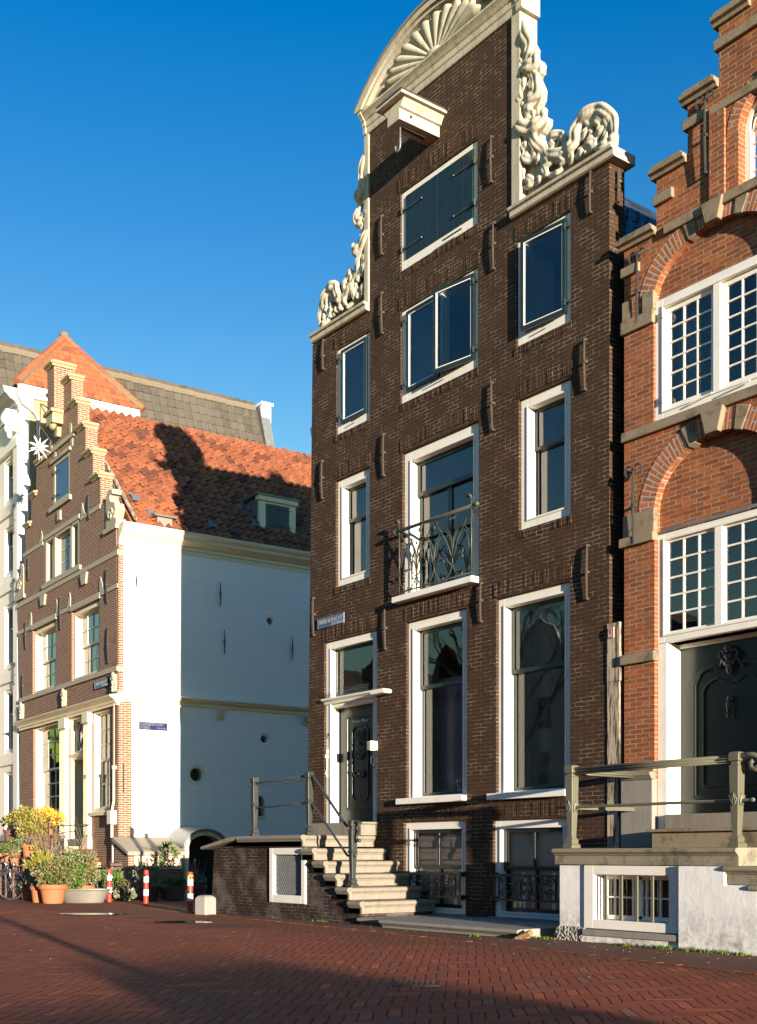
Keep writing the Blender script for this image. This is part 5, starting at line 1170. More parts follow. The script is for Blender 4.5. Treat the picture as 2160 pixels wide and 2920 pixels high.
    MB().box(-4.72,-3.20,-.06,.04,11.731,11.83).build('window_hood',['sand77'],lw,bevel=.006); MB().box(-4.80,-3.18,-.07,.03,10.42,10.555).build('window_sill',['sand77'],lw,bevel=.006)
    k=MB(); 
    for q in range(5): k.box(-4.47+q*.208,-4.47+(q+1)*.208-.005,.02,.06,10.66,11.63)
    sh=k.build('shutter',['blue_shutter'],lw,bevel=.003); k=MB()
    for z in (10.82,11.47): k.tube([(-4.50,.01,z),(-4.1,.012,z)],.014,6); k.box(-4.56,-4.46,-.03,.02,z-.05,z+.04)
    k.build('hinge',['dark_iron'],sh)
    # anchors front
    for x,a,b in ((-1.85,9.60,10.25),(-.62,7.25,8.10),(-3.95,7.1,8.0),(-6.85,7.0,7.8),(-.55,5.75,6.65),(-6.6,8.95,9.6),(-7.1,5.6,6.3)): anchor(P,x,a,b,0,'dark_iron')
    # ground floor: cornice
    k=MB(); moulding(k,[(.06,0),(.06,.05),(.10,.07),(.11,.12),(.16,.16),(.22,.19),(.23,.21),(.25,.215),(.25,.24)],-7.40,.06,0,4.66); k.build('shop_cornice',['cream_paint'],P)
    k=MB(); k.prism([(-.26,4.901),(-.0,4.901),(0,4.96)],'x',-7.42,.08); k.build('cornice_lead',['lead'],P)
    for x in (-7.2,-3.66,-.16):
        k=MB(); k.prism([(x-.09,5.0),(x+.09,5.0),(x+.12,5.25),(x+.10,5.42),(x-.10,5.42),(x-.12,5.25)],'y',-.06,.01)
        for dx_,dz_,r in ((0,5.40,.09),(-.06,5.32,.06),(.06,5.32,.06),(0,5.22,.07),(0,5.10,.05),(0,5.02,.04)): k.ball((x+dx_,-.07,dz_),(r,.05,r),8,6)
        remeshed(k,'carved_console','sand77',P,.02,1)
    window(P,-6.28,-3.86,2.12,4.66,y=.04,fw=.14,reveal=.14,fmat='cream_paint',smat='white_paint',sw=.06,transom=3.43,cols=4,rows=3,cols2=4,rows2=3,barw=.032,fb=.12,ft=.05,glass='glass_dirty')['label']='many paned ground floor window behind the flower pots'
    window(P,-1.74,-.50,2.12,4.66,y=.04,fw=.10,reveal=.14,fmat='cream_paint',smat='white_paint',sw=.05,transom=3.43,cols=3,rows=2,cols2=3,rows2=3,barw=.03,fb=.10,ft=.05,curtain=.9,glass='glass_dirty')['label']='ground floor window right of the door'
    for a,b in ((-6.36,-3.84),(-1.80,-.46)): MB().box(a,b,-.10,.05,2.02,2.115).build('window_sill',['cream_paint'],P,bevel=.008)
    # door bay with fluted pilasters
    k=MB()
    for a,b in ((-3.84,-3.40),(-2.08,-1.745)):
        k.box(a,b,-.09,.02,1.12,4.655); k.box(a-.03,b+.03,-.13,.02,4.40,4.658); k.box(a-.03,b+.03,-.12,.02,.95,1.48)
        n=4
        for q in range(n+1): x=a+.05+(b-a-.1)*q/n; k.tube([(x,-.093,1.55),(x,-.093,4.33)],.020,6)
    pl=k.build('pilasters',['cream_paint'],P,bevel=.004)
    k=ringbox(MB(),-3.40,-2.08,1.46,4.66,.13,.03,.42,0,.06); k.box(-3.27,-2.21,.05,.42,3.55,3.74); moulding(k,[(.02,0),(.05,.04),(.07,.06),(.07,.09)],-3.27,-2.21,.05,3.60); dd=k.build('front_door',['cream_paint'],P,bevel=.004); dd['label']='olive green panelled door under a curved tracery fanlight'
    k=MB(); k.box(-3.27,-2.21,.38,.43,1.46,3.55)
    for z0,z1 in ((3.10,3.42),(2.42,3.02),(1.62,2.30)):
        for a,b in ((z0,z0+.02),(z1-.02,z1)): k.box(-3.12,-2.36,.355,.381,a,b)
        for a in (-3.12,-2.38): k.box(a,a+.02,.355,.381,z0,z1)
    k.ball((-2.74,.375,2.75),(.10,.03,.18),12,8); k.prism([(-2.74,1.68),(-2.58,1.96),(-2.74,2.24),(-2.90,1.96)],'y',.35,.38); M['olive_door']=paint('olive green door paint',(.10,.085,.03),.25,.1); k.build('door_leaf',['olive_door'],dd,bevel=.004)
    k=MB(); ringbox(k,-3.27,-2.21,3.74,4.60,.05,.16,.20)
    for c in (3.98,4.34):
        k.tube([(-2.74+.17*math.cos(t),.17,c+.14*math.sin(t)) for t in [v*2*pi/16 for v in range(17)]],.016,6)
    for sg in (-1,1): k.tube([(-2.74+sg*.40*math.sin(t),.17,4.17+.40*math.cos(t)) for t in [.1+v*.3 for v in range(10)]],.016,6)
    k.tube([(-2.74,.17,4.48),(-2.74,.17,4.58)],.02,6); k.tube([(-2.74,.17,3.76),(-2.74,.17,3.85)],.02,6); k.build('fanlight',['white_paint'],dd)
    MB().quad((-3.23,.185,3.78),(-2.25,.185,3.78),(-2.25,.188,4.56),(-3.23,.188,4.56)).build('pane',['glass'],dd,recalc=False)
    MB().box(-3.40,-2.08,-.05,.4,1.27,1.459).build('door_step',['stone'],dd,bevel=.008)
    text_mesh('house_number','77',.14,'sign_blue',dd,(-1.91,-.118,3.02),(pi/2,0,0))
    MB().box(-4.05,-3.93,-.03,.0,3.00,3.13).build('number_plate',['sign_blue'],P)
house77()
def stoop77():
    S=empty('stone_stoop','small worn stone steps leading up to the olive door of the brick corner house','stoop',C7,-A7)
    for q in range(6):
        z=1.265-.2*q; d=.35+.24*q; w_=.50+.33*q; wl=.85+.06*q
        if q==0: MB().box(-3.42,-2.05,-.60,-.01,.0,z).build('landing',['stone'],S,bevel=.015); continue
        pts=[(-2.2+(w_ if math.cos(t)>0 else wl)*math.cos(t),-.50-d*math.sin(t)*.95) for t in [pi*v/20 for v in range(21)]]+[(-2.2-wl,-.02),(-2.2+w_,-.02)]
        k=MB(); k.prism(pts,'z',-.02,z); k.build('step',['stone'],S,bevel=.015)
stoop77()
def hood77():
    S=empty('cellar_entrance','stone covered cellar entrance with arched dark door against the white wall','cellar entrance',C7,-A7)
    k=MB(); k.box(.02,.86,-.10,1.30,-.02,.90); k.prism([(.02,.90),(.86,.90),(.86,1.02),(.02,1.36)],'y',-.10,1.30); k.build('brick_base',['rb77'],S)
    k=MB(); k.prism([(.0,1.37),(.0,1.48),(.98,1.12),(.98,1.03)],'y',-.16,1.32); k.build('sloping_slab',['stone'],S,bevel=.008)
    k=MB(); k.box(.862,.90,.05,1.28,.70,1.02); k.build('plaster_band',['cream_paint'],S,bevel=.004)
    # zig-zag brick panel
    k=MB()
    for q in range(10): 
        y=.15+q*.11; sg=1 if q%2 else -1
        k.add([(.905,y,.74),(.905,y+.03,.74),(.905,y+.03+sg*.06+.03,.98),(.905,y+sg*.06+.03,.98),(.90,y,.74),(.90,y+.03,.74)],[(0,1,2,3)])
    k.build('zigzag_bricks',['kerb_brick'],S,recalc=False)
    n=18; ya,yb=1.33,2.42; cy=(ya+yb)/2; hw_=(yb-ya)/2; zs=1.22; rise=.40
    def ap(t,o=0): return (cy+(hw_+o)*math.cos(t),zs+(rise+o)*math.sin(t))
    k=MB()
    for q in range(n):
        a,b=pi*q/n,pi*(q+1)/n; p=[ap(a,.0),ap(b,.0),ap(b,-.10),ap(a,-.10)]
        v=[(.93,y,z) for y,z in p]+[(.0,y,z) for y,z in p]; k.add(v,[(0,1,2,3),(0,4,5,1),(2,6,7,3),(7,6,5,4)])
    k.box(.0,.93,ya,ya+.10,-.02,zs); k.box(.0,.93,yb-.10,yb,-.02,zs); k.build('arch_surround',['cream_paint'],S)
    k=MB()
    for q in range(n):
        a,b=pi*q/n,pi*(q+1)/n; p=[ap(a,.06),ap(b,.06),ap(b,.003),ap(a,.003)]; lift=.10
        v=[(.98,y,z) for y,z in p]+[(.0,y,z+lift) for y,z in p]; k.add(v,[(0,1,2,3),(0,4,5,1),(2,6,7,3),(7,6,5,4)])
    k.build('lead_hood',['lead'],S,recalc=False)
    k=MB(); k.prism([(ya+.1,-.01),(yb-.1,-.01),(yb-.1,zs)]+[ap(pi*q/n,-.11) for q in range(1,n)]+[(ya+.1,zs)],'x',.55,.60); k.build('cellar_door',['green_paint'],S)
hood77()
def pipe77():
    S=empty('downpipe','cream drainpipe with junction box on the corner of the brick house','drainpipe',C7,-A7)
    k=MB(); x=-.10; k.tube([(x,-.06,4.9),(x,-.06,3.2)],.010,6); k.build('cable',['cream_paint'],S)
    k=MB(); k.tube([(x,-.07,3.15),(x,-.07,2.35),(x-.10,-.07,2.15),(x-.10,-.07,2.0)],.032,8); k.box(x-.07,x+.05,-.11,-.01,3.12,3.2); k.build('pipe',['cream_paint'],S,smooth=True)
    MB().box(x-.24,x+.04,-.16,-.005,1.78,2.12).build('junction_box',['lamp_white'],S,bevel=.02)
    k=MB(); k.tube([(x-.12,-.07,1.78),(x-.12,-.07,1.45),(x-.03,-.07,1.3),(x-.03,-.07,.05)],.038,8); k.build('pipe',['cream_paint'],S,smooth=True)
pipe77()
# ================================================================ WHITE NEIGHBOUR, partly cut by the picture edge
def house75():
    P=empty('canal_house','white painted canal house with grey cornice at the far left edge','house',C7,-A7)
    X1=-7.80; X0=-13.5
    ws=[]
    for z0,z1 in ((11.75,13.05),(9.55,11.0),(6.75,8.65),(4.15,6.05)):
        for c in (-8.75,-10.6,-12.4): ws.append((c-.55,c+.55,z0,z1))
    hs=[rect(*w_) for w_ in ws]+[rect(-9.3,-8.2,1.7,3.55),rect(-11.2,-10.0,1.5,3.6),rect(-13,-11.8,1.5,3.6)]
    polyslab([(X0,0),(X1+.05,0),(X1,14.2),(X0,14.2)],hs,.10,.38).build('front_wall',['white_paint'],P)
    for w_ in ws: window(P,*w_,y=.14,fw=.09,reveal=.10,fmat='white_paint',smat='olive_iron',sw=.045,transom=w_[2]+(w_[3]-w_[2])*.62,curtain=.95,room=False)
    for a,b,c,d in ((-9.3,-8.2,1.7,3.55),(-11.2,-10.0,1.5,3.6),(-13,-11.8,1.5,3.6)): window(P,a,b,c,d,y=.16,fw=.09,reveal=.12,fmat='white_paint',smat='cream_paint',sw=.08,curtain=.9,room=False)
    k=MB(); k.box(X1-.42,X1+.0,.02,.098,.0,13.3); k.build('corner_pilaster',['white_paint'],P,bevel=.01)
    for z in (11.3,9.0,6.25,3.75): MB().box(X0,X1-.43,.03,.099,z,z+.34).build('band',['white_paint'],P,bevel=.01)
    for z in (13.15,): MB().box(X0,X1+.03,-.02,.099,z,z+.35).build('band',['white_paint'],P,bevel=.01)
    k=MB(); moulding(k,[(.05,0),(.05,.12),(.12,.18),(.14,.24),(.30,.32),(.40,.42),(.46,.46),(.50,.60),(.52,.64)],X0,X1+.02,.10,14.2); k.box(X0,X1+.02,.12,.5,14.2,14.84); k.build('cornice',['pvc'],P)
    for c in (-8.15,-11.0):
        k=MB(); k.box(c-.16,c+.16,-.26,.08,13.95,14.25); k.box(c-.12,c+.12,-.20,.08,13.65,13.95); k.ball((c,-.24,14.0),(.16,.12,.18),10,8); k.ball((c,-.16,13.72),(.13,.10,.14),10,8); k.ball((c,-.1,13.55),(.10,.08,.12),8,6); k.build('carved_console',['white_paint'],P,smooth=False)
    k=MB(); k.box(X1-.28,X1-.001,.38,3.85,0,14.62); k.box(X0,X1-.3,3.6,3.85,0,14.6); k.box(X0,X0+.3,.4,3.6,0,14.6)
    M['tan_stucco']=stone('tan stucco',(.30,.225,.14),.15,.2,(.2,.16,.1),3); k.build('side_wall',['tan_stucco'],P)
    MB().box(X1-.02,X1+.05,.10,3.87,14.63,14.99).build('fascia',['white_paint'],P,bevel=.006)
    # hipped roof with bright tiles
    ax,ay,az=-9.35,2.0,17.35; y0,y1=-.02,3.98; zb=15.0; xe=X1+.06
    e=Vector((xe,y0,zb)); U=(Vector((ax,ay,az))-Vector((xe,ay,zb))); H=U.length; U.normalize(); N=Vector((-U.z*-1,0,-U.x)).normalized()
    N=Vector((U.z,0,-U.x)).normalized()
    k=MB(); k.add([(xe,y0,zb),(xe,y1,zb),(ax,ay,az),(X0,y0,zb),(X0,ay,az),(X0,y1,zb)],[(0,1,2),(3,0,2,4),(1,5,4,2),(0,3,5,1)]); rf=k.build('hip_roof',['tile_bright'],P)
    L=y1-y0
    def sk(a,h): hh=h/H*L/2*1.0; return a<hh+.02 or a>L-hh-.02
    k=MB(); tiles(k,(xe,y0,zb+.02),(0,1,0),U,N,L,H,.20,.24,amp=.022,lift=.02,skip=sk,jit=.004,seed=12); k.build('roof_tiles',['tile_bright'],rf,recalc=False)
    for yy in (y0,y1):
        a=Vector((xe,yy,zb+.03)); b=Vector((ax,ay,az+.04)); k=MB(); n=11
        for q in range(n): p=a.lerp(b,q/n); s_=a.lerp(b,(q+1.12)/n); k.tube([p,s_],[.115,.095],10)
        k.build('hip_tiles',['tile_bright'],rf,smooth=False)
        k=MB(); k.tube([a+Vector((.03,.10 if yy==y0 else -.10,.0)),b+Vector((.03,0,-.12))],.06,6); k.build('hip_mortar',['mortar'],rf)
    k=MB(); k.ball((ax,ay,az+.1),(.16,.16,.12),10,6); k.build('hip_cap',['mortar'],rf)
    k=MB(); px=X1+.07
    k.tube([(px,.05,14.95),(px,.06,14.62),(px,.16,14.42),(px,.52,14.22),(px,.62,14.05),(px,.62,13.8),(px,.62,.2)],.055,10)
    for z in (13.75,11.7,10.2): k.tube([(px,.62,z),(px,.62,z+.05)],.068,10)
    k.build('downpipe',['pvc'],P,smooth=True)
    anchor(P,-8.02,10.6,11.4,0.02,'dark_iron',curl=True); anchor(P,-8.02,8.55,9.2,.02,'dark_iron',curl=True); anchor(P,-8.02,6.1,6.7,.02,'dark_iron',curl=True)
    k=MB(); k.box(-9.2,-7.9,-.6,.1,.0,1.45); k.box(-10.4,-9.2,-.6,.1,0,1.25); k.build('entrance_steps',['stone'],P,bevel=.01)
house75()
def greyhouse():
    P=empty('canal_house','tall house behind with long grey tiled roof and white chimney end','house',C7,-A7)
    xr,zr=-13.0,18.05; xe,ze=-11.0,12.6; U=Vector((xr-xe,0,zr-ze)); H=U.length; U.normalize(); N=Vector((U.z,0,-U.x)).normalized()
    k=MB(); k.prism([(xe,ze),(xr,zr),(-18,12.5)],'y',-1.0,10.9); rf=k.build('roof',['tile_grey'],P)
    k=MB(); tiles(k,(xe,-1.0,ze+.02),(0,1,0),U,N,11.6,H,.31,.36,amp=.035,lift=.03,seed=31,jit=.008); k.build('roof_tiles',['tile_grey'],rf,recalc=False)
    k=MB(); 
    for q in range(28): k.tube([(xr,-1+q*.42,zr+.04+.02*math.sin(q*2.2)),(xr,-1+q*.42+.44,zr+.05)],[.14,.13],8)
    k.build('ridge_tiles',['mortar'],rf)
    k=MB(); k.box(-18,xe,-1.0,10.9,0,12.5); k.build('wall',['sand77'],P)
    k=MB(); k.prism([(xe+.15,ze-.5),(xr+.12,zr+.20),(xr-.25,zr+.20),(-18.2,12.0)],'y',10.92,11.30); k.build('verge_wall',['lead'],P)
    k=MB(); k.box(xr-.35,xr+.28,10.95,11.35,zr-1.0,zr+.16); k.box(xr-.42,xr+.35,10.90,11.42,zr+.16,zr+.28); k.build('chimney',['white_plaster'],P,bevel=.01)
    k=MB(); k.tube([(-6.2,8.2,12.4),(-6.2,8.2,13.55)],.22,10); k.tube([(-6.2,8.2,13.55),(-6.2,8.2,13.62)],.34,12); k.build('flue',['dark_iron'],P)
greyhouse()
# ================================================================ SIGNS AND LAMPS
def street_sign(name,label,x0,x1,z0,z1,y,loc,rz,lines,mat,tm,round_=True):
    o=empty(name,label,'street sign',loc,rz)
    MB().box(x0,x1,y-.02,y,z0,z1).build('sign_plate',[mat],o,bevel=.006)
    k=MB(); 
    if round_: ringbox(k,x0+.006,x1-.006,z0+.006,z1-.006,.003,y-.0225,y-.0205); k.build('border',[tm],o)
    for t,size,cx,cz,al,sx in lines: text_mesh('lettering',t,size,tm,o,(cx,y-.0225,cz),(pi/2,0,0),.001,al,sx=sx)
    return o
street_sign('street_sign','weathered blue street name sign on the brown brick wall above the door',.38,1.19,5.085,5.27,-.01,(0,0,0),0,[('HERENGRACHT',.112,.785,5.192,'CENTER',.92),('(CENTRUM)',.062,1.15,5.120,'RIGHT',1.)],'sign_blue','letter_worn')
street_sign('street_sign','small weathered blue street name sign on the red brick front of the corner house',-1.44,-.56,5.20,5.39,-.02,C7,-A7,[('HERENGRACHT',.115,-1.0,5.315,'CENTER',.92),('(CENTRUM)',.06,-.60,5.24,'RIGHT',1.)],'sign_blue','letter_worn')
o=street_sign('street_sign','navy street name sign with white letters on the sunlit white side wall',-.37,.37,-.095,.095,0,w7(.022,.90,4.205),pi/2-A7,[('KORSJESPOORT',.100,-.340,.042,'LEFT',.88),('STEEG',.100,-.340,-.045,'LEFT',.88),('CENTRUM',.055,.335,-.052,'RIGHT',1.)],'sign_navy','letter_side',False)
def round_sign():
    P=empty('traffic_sign','round blue pedestrian sign half hidden behind the corner of the brown house','traffic sign',(-.17,.50,0),R(-6))
    k=MB(); k.lathe([(.30,-.006),(.30,.006)],(0,0,2.72),32,rot=Matrix.Rotation(pi/2,3,'X')); k.build('sign_disc',['disc_blue'],P)
    k=MB(); n=32
    for q in range(n):
        a,b=q*2*pi/n,(q+1)*2*pi/n; k.add([(r*math.cos(t),-.0085,2.72+r*math.sin(t)) for r,t in ((.275,a),(.29,a),(.29,b),(.275,b))],[(0,1,2,3)])
    k.build('border',['sign_white'],P,recalc=False)
    k=MB()
    k.prism([(-.11+.03*math.cos(t),2.87+.03*math.sin(t)) for t in [v*pi/6 for v in range(12)]],'y',-.010,-.0065)
    k.prism([(-.15,2.83),(-.07,2.83),(-.055,2.66),(-.075,2.66),(-.085,2.74),(-.085,2.50),(-.105,2.50),(-.11,2.64),(-.115,2.50),(-.135,2.50),(-.135,2.74),(-.145,2.66),(-.165,2.66)],'y',-.010,-.0065)
    k.prism([(.06+.024*math.cos(t),2.78+.024*math.sin(t)) for t in [v*pi/6 for v in range(12)]],'y',-.010,-.0065)
    k.prism([(.03,2.75),(.09,2.75),(.11,2.62),(.085,2.62),(.08,2.50),(.04,2.50),(.035,2.62),(.01,2.62)],'y',-.010,-.0065)
    k.build('pictogram',['sign_white'],P)
    k=MB(); k.tube([(0,.03,0),(0,.03,3.05)],.030,10); k.build('pole',['pvc'],P,smooth=True)
round_sign()
def lamps():
    k=MB(); k.prism([(2.16,3.71),(2.54,3.71),(2.57,3.75),(2.52,3.79),(2.19,3.79),(2.14,3.75)],'y',-.19,-.02)
    tag(k.build('door_lamp',['lamp_white'],None,bevel=.02),'flat cream wall lamp above the brown house door, at the end of the cornice','lamp')
    P=empty('floodlight','boxy white lamp on the door frame pointing left','lamp',(2.07,-.02,2.88)); P.scale=(.56,.56,.62)
    k=MB(); k.add([(-.0,.05,-.12),(.10,.05,-.12),(.10,.05,.12),(0,.05,.12),(-.17,-.17,-.10),(.06,-.20,-.14),(.06,-.20,.13),(-.17,-.17,.12)],[(0,1,2,3),(4,7,6,5),(0,4,5,1),(1,5,6,2),(2,6,7,3),(3,7,4,0)]); k.build('housing',['lamp_white'],P,bevel=.008)
    k=MB(); k.add([(-.145,-.182,-.08),(-.02,-.2,-.10),(-.02,-.2,.09),(-.145,-.182,.09)],[(0,1,2,3)]); k.build('lens',['glass'],P,recalc=False)
lamps()
def star():
    P=empty('hanging_star','white many pointed star hanging from an iron arm at the step gable','decoration',w7(-3.92,-.62,11.88)); rnd=random.Random(5)
    k=MB(); n=26
    for q in range(n):
        ph=math.acos(1-2*(q+.5)/n); th=pi*(1+5**.5)*q; d=Vector((math.sin(ph)*math.cos(th),math.sin(ph)*math.sin(th),math.cos(ph)))
        u=d.orthogonal().normalized(); v=d.cross(u); L=.36 if q%2 else .26; r=.042
        k.add([u*r+d*.03,v*r+d*.03,-u*r+d*.03,-v*r+d*.03,d*L],[(0,1,4),(1,2,4),(2,3,4),(3,0,4),(3,2,1,0)])
    k.build('star_body',['star_white'],P)
    k=MB(); k.tube([(0,0,.3),(.02,.0,.55)],.005,5); k.build('cord',['dark_iron'],P)
    A=empty('bracket_arm','iron bracket arm at the top of the step gable holding the star','bracket',C7,-A7)
    k=MB(); k.tube([(-4.2,-.26,13.06),(-3.98,-.48,13.05),(-3.86,-.60,13.02)],.016,6); k.tube([(-4.3,-.27,12.98),(-4.1,-.4,12.9),(-3.9,-.58,13.0)],.012,6); k.tube([(-3.88,-.6,13.02),(-3.88,-.61,12.45),(-3.84,-.60,12.40),(-3.80,-.58,12.46)],.010,6); k.build('arm',['dark_iron'],A)
    k=MB(); k.tube([(-3.85,-.6,12.42),(-3.8,-.3,12.0),(-3.75,-.05,11.75)],.006,5); k.build('cable',['dark_iron'],A)
star()
# ================================================================ STREET THINGS
def bollard():
    P=empty('bollard','x','bollard',(0,0,0),0,'red and white bollards closing the alley')
    k=MB(); k.lathe([(.052,0),(.052,.70),(.050,.715),(.040,.73),(.0,.735)],n=20); k.build('shaft',['red_paint'],P,smooth=False)
    for a,b in ((.20,.33),(.48,.60)): MB().lathe([(.0535,a),(.0535,b)],n=20,caps=False).build('white_band',['white_band'],P,recalc=False)
    k=MB(); k.lathe([(.0,0),(.030,0),(.030,.035),(.018,.045),(0,.047)],(.045,-.03,.625),10,rot=Matrix.Rotation(R(90),3,'X')@Matrix.Rotation(R(50),3,'Y')); k.build('lock',['chrome'],P,smooth=True)
    return P
b0=bollard()
b0.location=(-6.60,-.88,0); b0['label']='red and white bollard nearest the zinc tub, leftmost of the three'
b1=copy_tree(b0); b1.location=(-4.60,-.97,0); b1.rotation_euler=(R(1),R(2.5),.2); b1['label']='red and white bollard in the middle, leaning slightly to the right'
b2=copy_tree(b0); b2.location=(-1.66,-1.50,0); b2.rotation_euler=(0,0,.4); b2['label']='red and white bollard with yellow and black stickers next to the stone post'
k=MB(); 
for z,h,c in ((.60,.07,0),): k.lathe([(.0545,z),(.0545,z+h)],n=20,caps=False)
k.build('sticker',['yellow'],b2,recalc=False)
MB().lathe([(.0545,.34),(.0545,.38)],n=20,caps=False).build('sticker',['dark_iron'],b2,recalc=False)
M['post_stone']=stone('pale worn stone',(.29,.27,.245),.12,.35,(.22,.19,.16),6); k=MB(); n=10
v=[];pr=[(.135,0),(.135,.27),(.125,.31),(.09,.335),(.04,.345)]
for a,z in pr: v+=[(-a,-a,z),(a,-a,z),(a,a,z),(-a,a,z)]
f=[(i*4+q,i*4+(q+1)%4,(i+1)*4+(q+1)%4,(i+1)*4+q) for i in range(len(pr)-1) for q in range(4)]+[(3,2,1,0),(16,17,18,19)]
k.add(v,f); o=k.build('stone_post',['post_stone'],None,bevel=.02,loc=(-.42,-1.86,0),rot=(0,0,.25)); tag(o,'short whitish stone post with rounded top at the alley corner of the stoop','stone post')
# ---- plants
def leaves(mb,c,rx,ry,rz,n,size,rnd,up=.3,droop=0,aspect=.45,shell=.55):
    for q in range(n):
        while True:
            p=Vector((rnd.uniform(-1,1),rnd.uniform(-1,1),rnd.uniform(-1,1)))
            if shell*rnd.random()<p.length<=1: break
        lump=1+.22*math.sin(p.x*5+c[0]*3)*math.cos(p.y*4.+c[1])*math.sin(p.z*5)
        pos=Vector(c)+Vector((p.x*rx,p.y*ry,p.z*rz))*lump
        d=(p.normalized()+Vector((rnd.uniform(-.8,.8),rnd.uniform(-.8,.8),rnd.uniform(-.5,.9)+up))).normalized(); s=size*rnd.uniform(.6,1.3)
        w_=d.cross(Vector((rnd.uniform(-1,1),rnd.uniform(-1,1),rnd.uniform(-1,1)))).normalized()*s*aspect; nn=d.cross(w_).normalized()*s*.12
        mb.add([pos,pos+d*s*.45+w_+nn,pos+d*s-nn*1.5,pos+d*s*.45-w_+nn],[(0,1,2),(0,2,3)])
def stems(mb,c,n,h,spread,rnd,r=.006,sub=3):
    for q in range(n):
        a=rnd.uniform(0,2*pi); e=Vector((math.cos(a)*spread*rnd.uniform(.3,1),math.sin(a)*spread*rnd.uniform(.3,1),h*rnd.uniform(.6,1))); b=Vector(c); m_=b+e*.5+Vector((rnd.uniform(-.04,.04),rnd.uniform(-.04,.04),.04))
        mb.tube([b,m_,b+e],[r,r*.7,r*.35],4,caps=False)
        for t in range(sub):
            s=b+e*rnd.uniform(.4,.9); mb.tube([s,s+Vector((rnd.uniform(-.12,.12),rnd.uniform(-.12,.12),rnd.uniform(.02,.18)))],[r*.5,r*.2],3,caps=False)
def pot(P,r,h,mat='terracotta',tilt=0):
    k=MB(); k.lathe([(r*.66,0),(r*.70,h*.06),(r*.86,h*.74),(r*.97,h*.76),(r*1.0,h*.80),(r*1.0,h*.97),(r*.96,h),(r*.88,h),(r*.86,h*.88),(0,h*.88)],n=26); k.build('pot',[mat],P,smooth=False,bevel=0)
    MB().lathe([(0,h*.885),(r*.86,h*.885)],n=20,caps=False).build('soil',['soil'],P,recalc=False)
PX=[0]
def plant(label,x,y,z,r,h,fol,mat,pm='terracotta',st=None,rz=0,group='potted plants before the brick corner house',name='potted_plant'):
    PX[0]+=1; rnd=random.Random(100+PX[0]); P=empty(name,label,'plant',(x,y,z),rz,group)
    pot(P,r,h,pm)
    if fol:
        k=MB()
        for f in fol: leaves(k,(f[0],f[1],h*.9+f[2]),f[3],f[4],f[5],f[6],f[7],rnd,*(f[8] if len(f)>8 else ()))
        k.build('foliage',[mat],P,recalc=False)
    k=MB(); stems(k,(0,0,h*.85),*(st or (10,.35,.2)),rnd=rnd); k.build('stems',['twig'],P,recalc=False)
    return P
# front row, placed by where they meet the ground
plant('big terracotta pot with a dense pink flowered fuchsia bush, largest in the front row',-6.62,-2.17,0,.31,.41,[(-.02,0,.24,.44,.40,.30,1900,.050),(.30,.15,.42,.26,.26,.20,500,.048),(-.25,0,.15,.2,.2,.2,300,.045)],'leaf_fuchsia',st=(18,.55,.42))
plant('tall ochre terracotta pot left of the largest pot',-7.28,-2.22,0,.20,.37,[(0,0,.07,.18,.18,.10,140,.04)],'leaf_grey',st=(10,.25,.2))
plant('brown clay pot between the tall ochre pot and the small tilted pot',-7.95,-2.05,0,.19,.33,[(0,0,.12,.2,.2,.13,220,.05)],'leaf_grey','dark_pot',st=(8,.3,.2))
plant('small terracotta pot with rough grey foliage, beside the bicycle wheel',-8.7,-1.95,0,.17,.27,[(0,0,.08,.16,.16,.10,160,.045)],'leaf_grey')
plant('oleander with narrow yellow green leaves behind the small pots',-8.75,-1.62,0,.24,.36,[(-.10,0,.42,.26,.26,.22,260,.15,(.9,0,.11,.3)),(.10,0,.52,.22,.24,.20,260,.15,(.9,0,.11,.3)),(.0,0,.18,.2,.2,.16,150,.12,(.5,0,.12))],'leaf_mixed','dark_pot',st=(14,.62,.25))
plant('terracotta pot of green leaves with pink tips behind the zinc tub',-7.15,-1.25,0,.25,.36,[(0,0,.30,.38,.36,.28,900,.050),(-.15,.1,.58,.30,.25,.14,420,.048)],'leaf_fuchsia',st=(16,.62,.34))
# zinc tub
def tub():
    P=empty('zinc_tub','long oval galvanised zinc tub planted with a leafy shrub','tub',(-6.50,-1.52,0),R(50))
    k=MB(); k.lathe([(.42,0),(.44,.02),(.56,.26),(.60,.29),(.60,.31),(.57,.31),(.53,.26),(.42,.05),(0,.05)],n=36,sy=.5); k.build('tub_body',['zinc'],P)
    k=MB(); 
    for s_ in (-1,1): k.tube([(s_*.59,-.06,.26),(s_*.66,-.05,.24),(s_*.67,0,.22),(s_*.66,.05,.24),(s_*.59,.06,.26)],.010,6)
    k.build('handles',['zinc'],P)
    MB().lathe([(0,.26),(.53,.26)],n=30,sy=.5,caps=False).build('soil',['soil'],P,recalc=False)
tub()
rnd=random.Random(77)
def shrub(label,c,fol,mat,st):
    P=empty('shrub',label,'plant',c); k=MB()
    for f in fol: leaves(k,f[:3],f[3],f[4],f[5],f[6],f[7],rnd)
    k.build('foliage',[mat],P,recalc=False); k=MB(); stems(k,(0,0,0),*st,rnd=rnd); k.build('stems',['twig'],P,recalc=False); return P
shrub('leafy green shrub growing in the zinc tub',(-6.80,-1.68,.26),[(0,0,.20,.30,.22,.22,620,.055),(.15,.1,.36,.16,.15,.20,190,.055)],'leaf_green',(18,.5,.28))
plant('tall bare shrub with pale twisted branches behind the oleander',-8.95,-1.35,.42,.24,.38,[(0,0,.7,.25,.25,.4,90,.035)],'leaf_mixed',st=(34,1.05,.45))
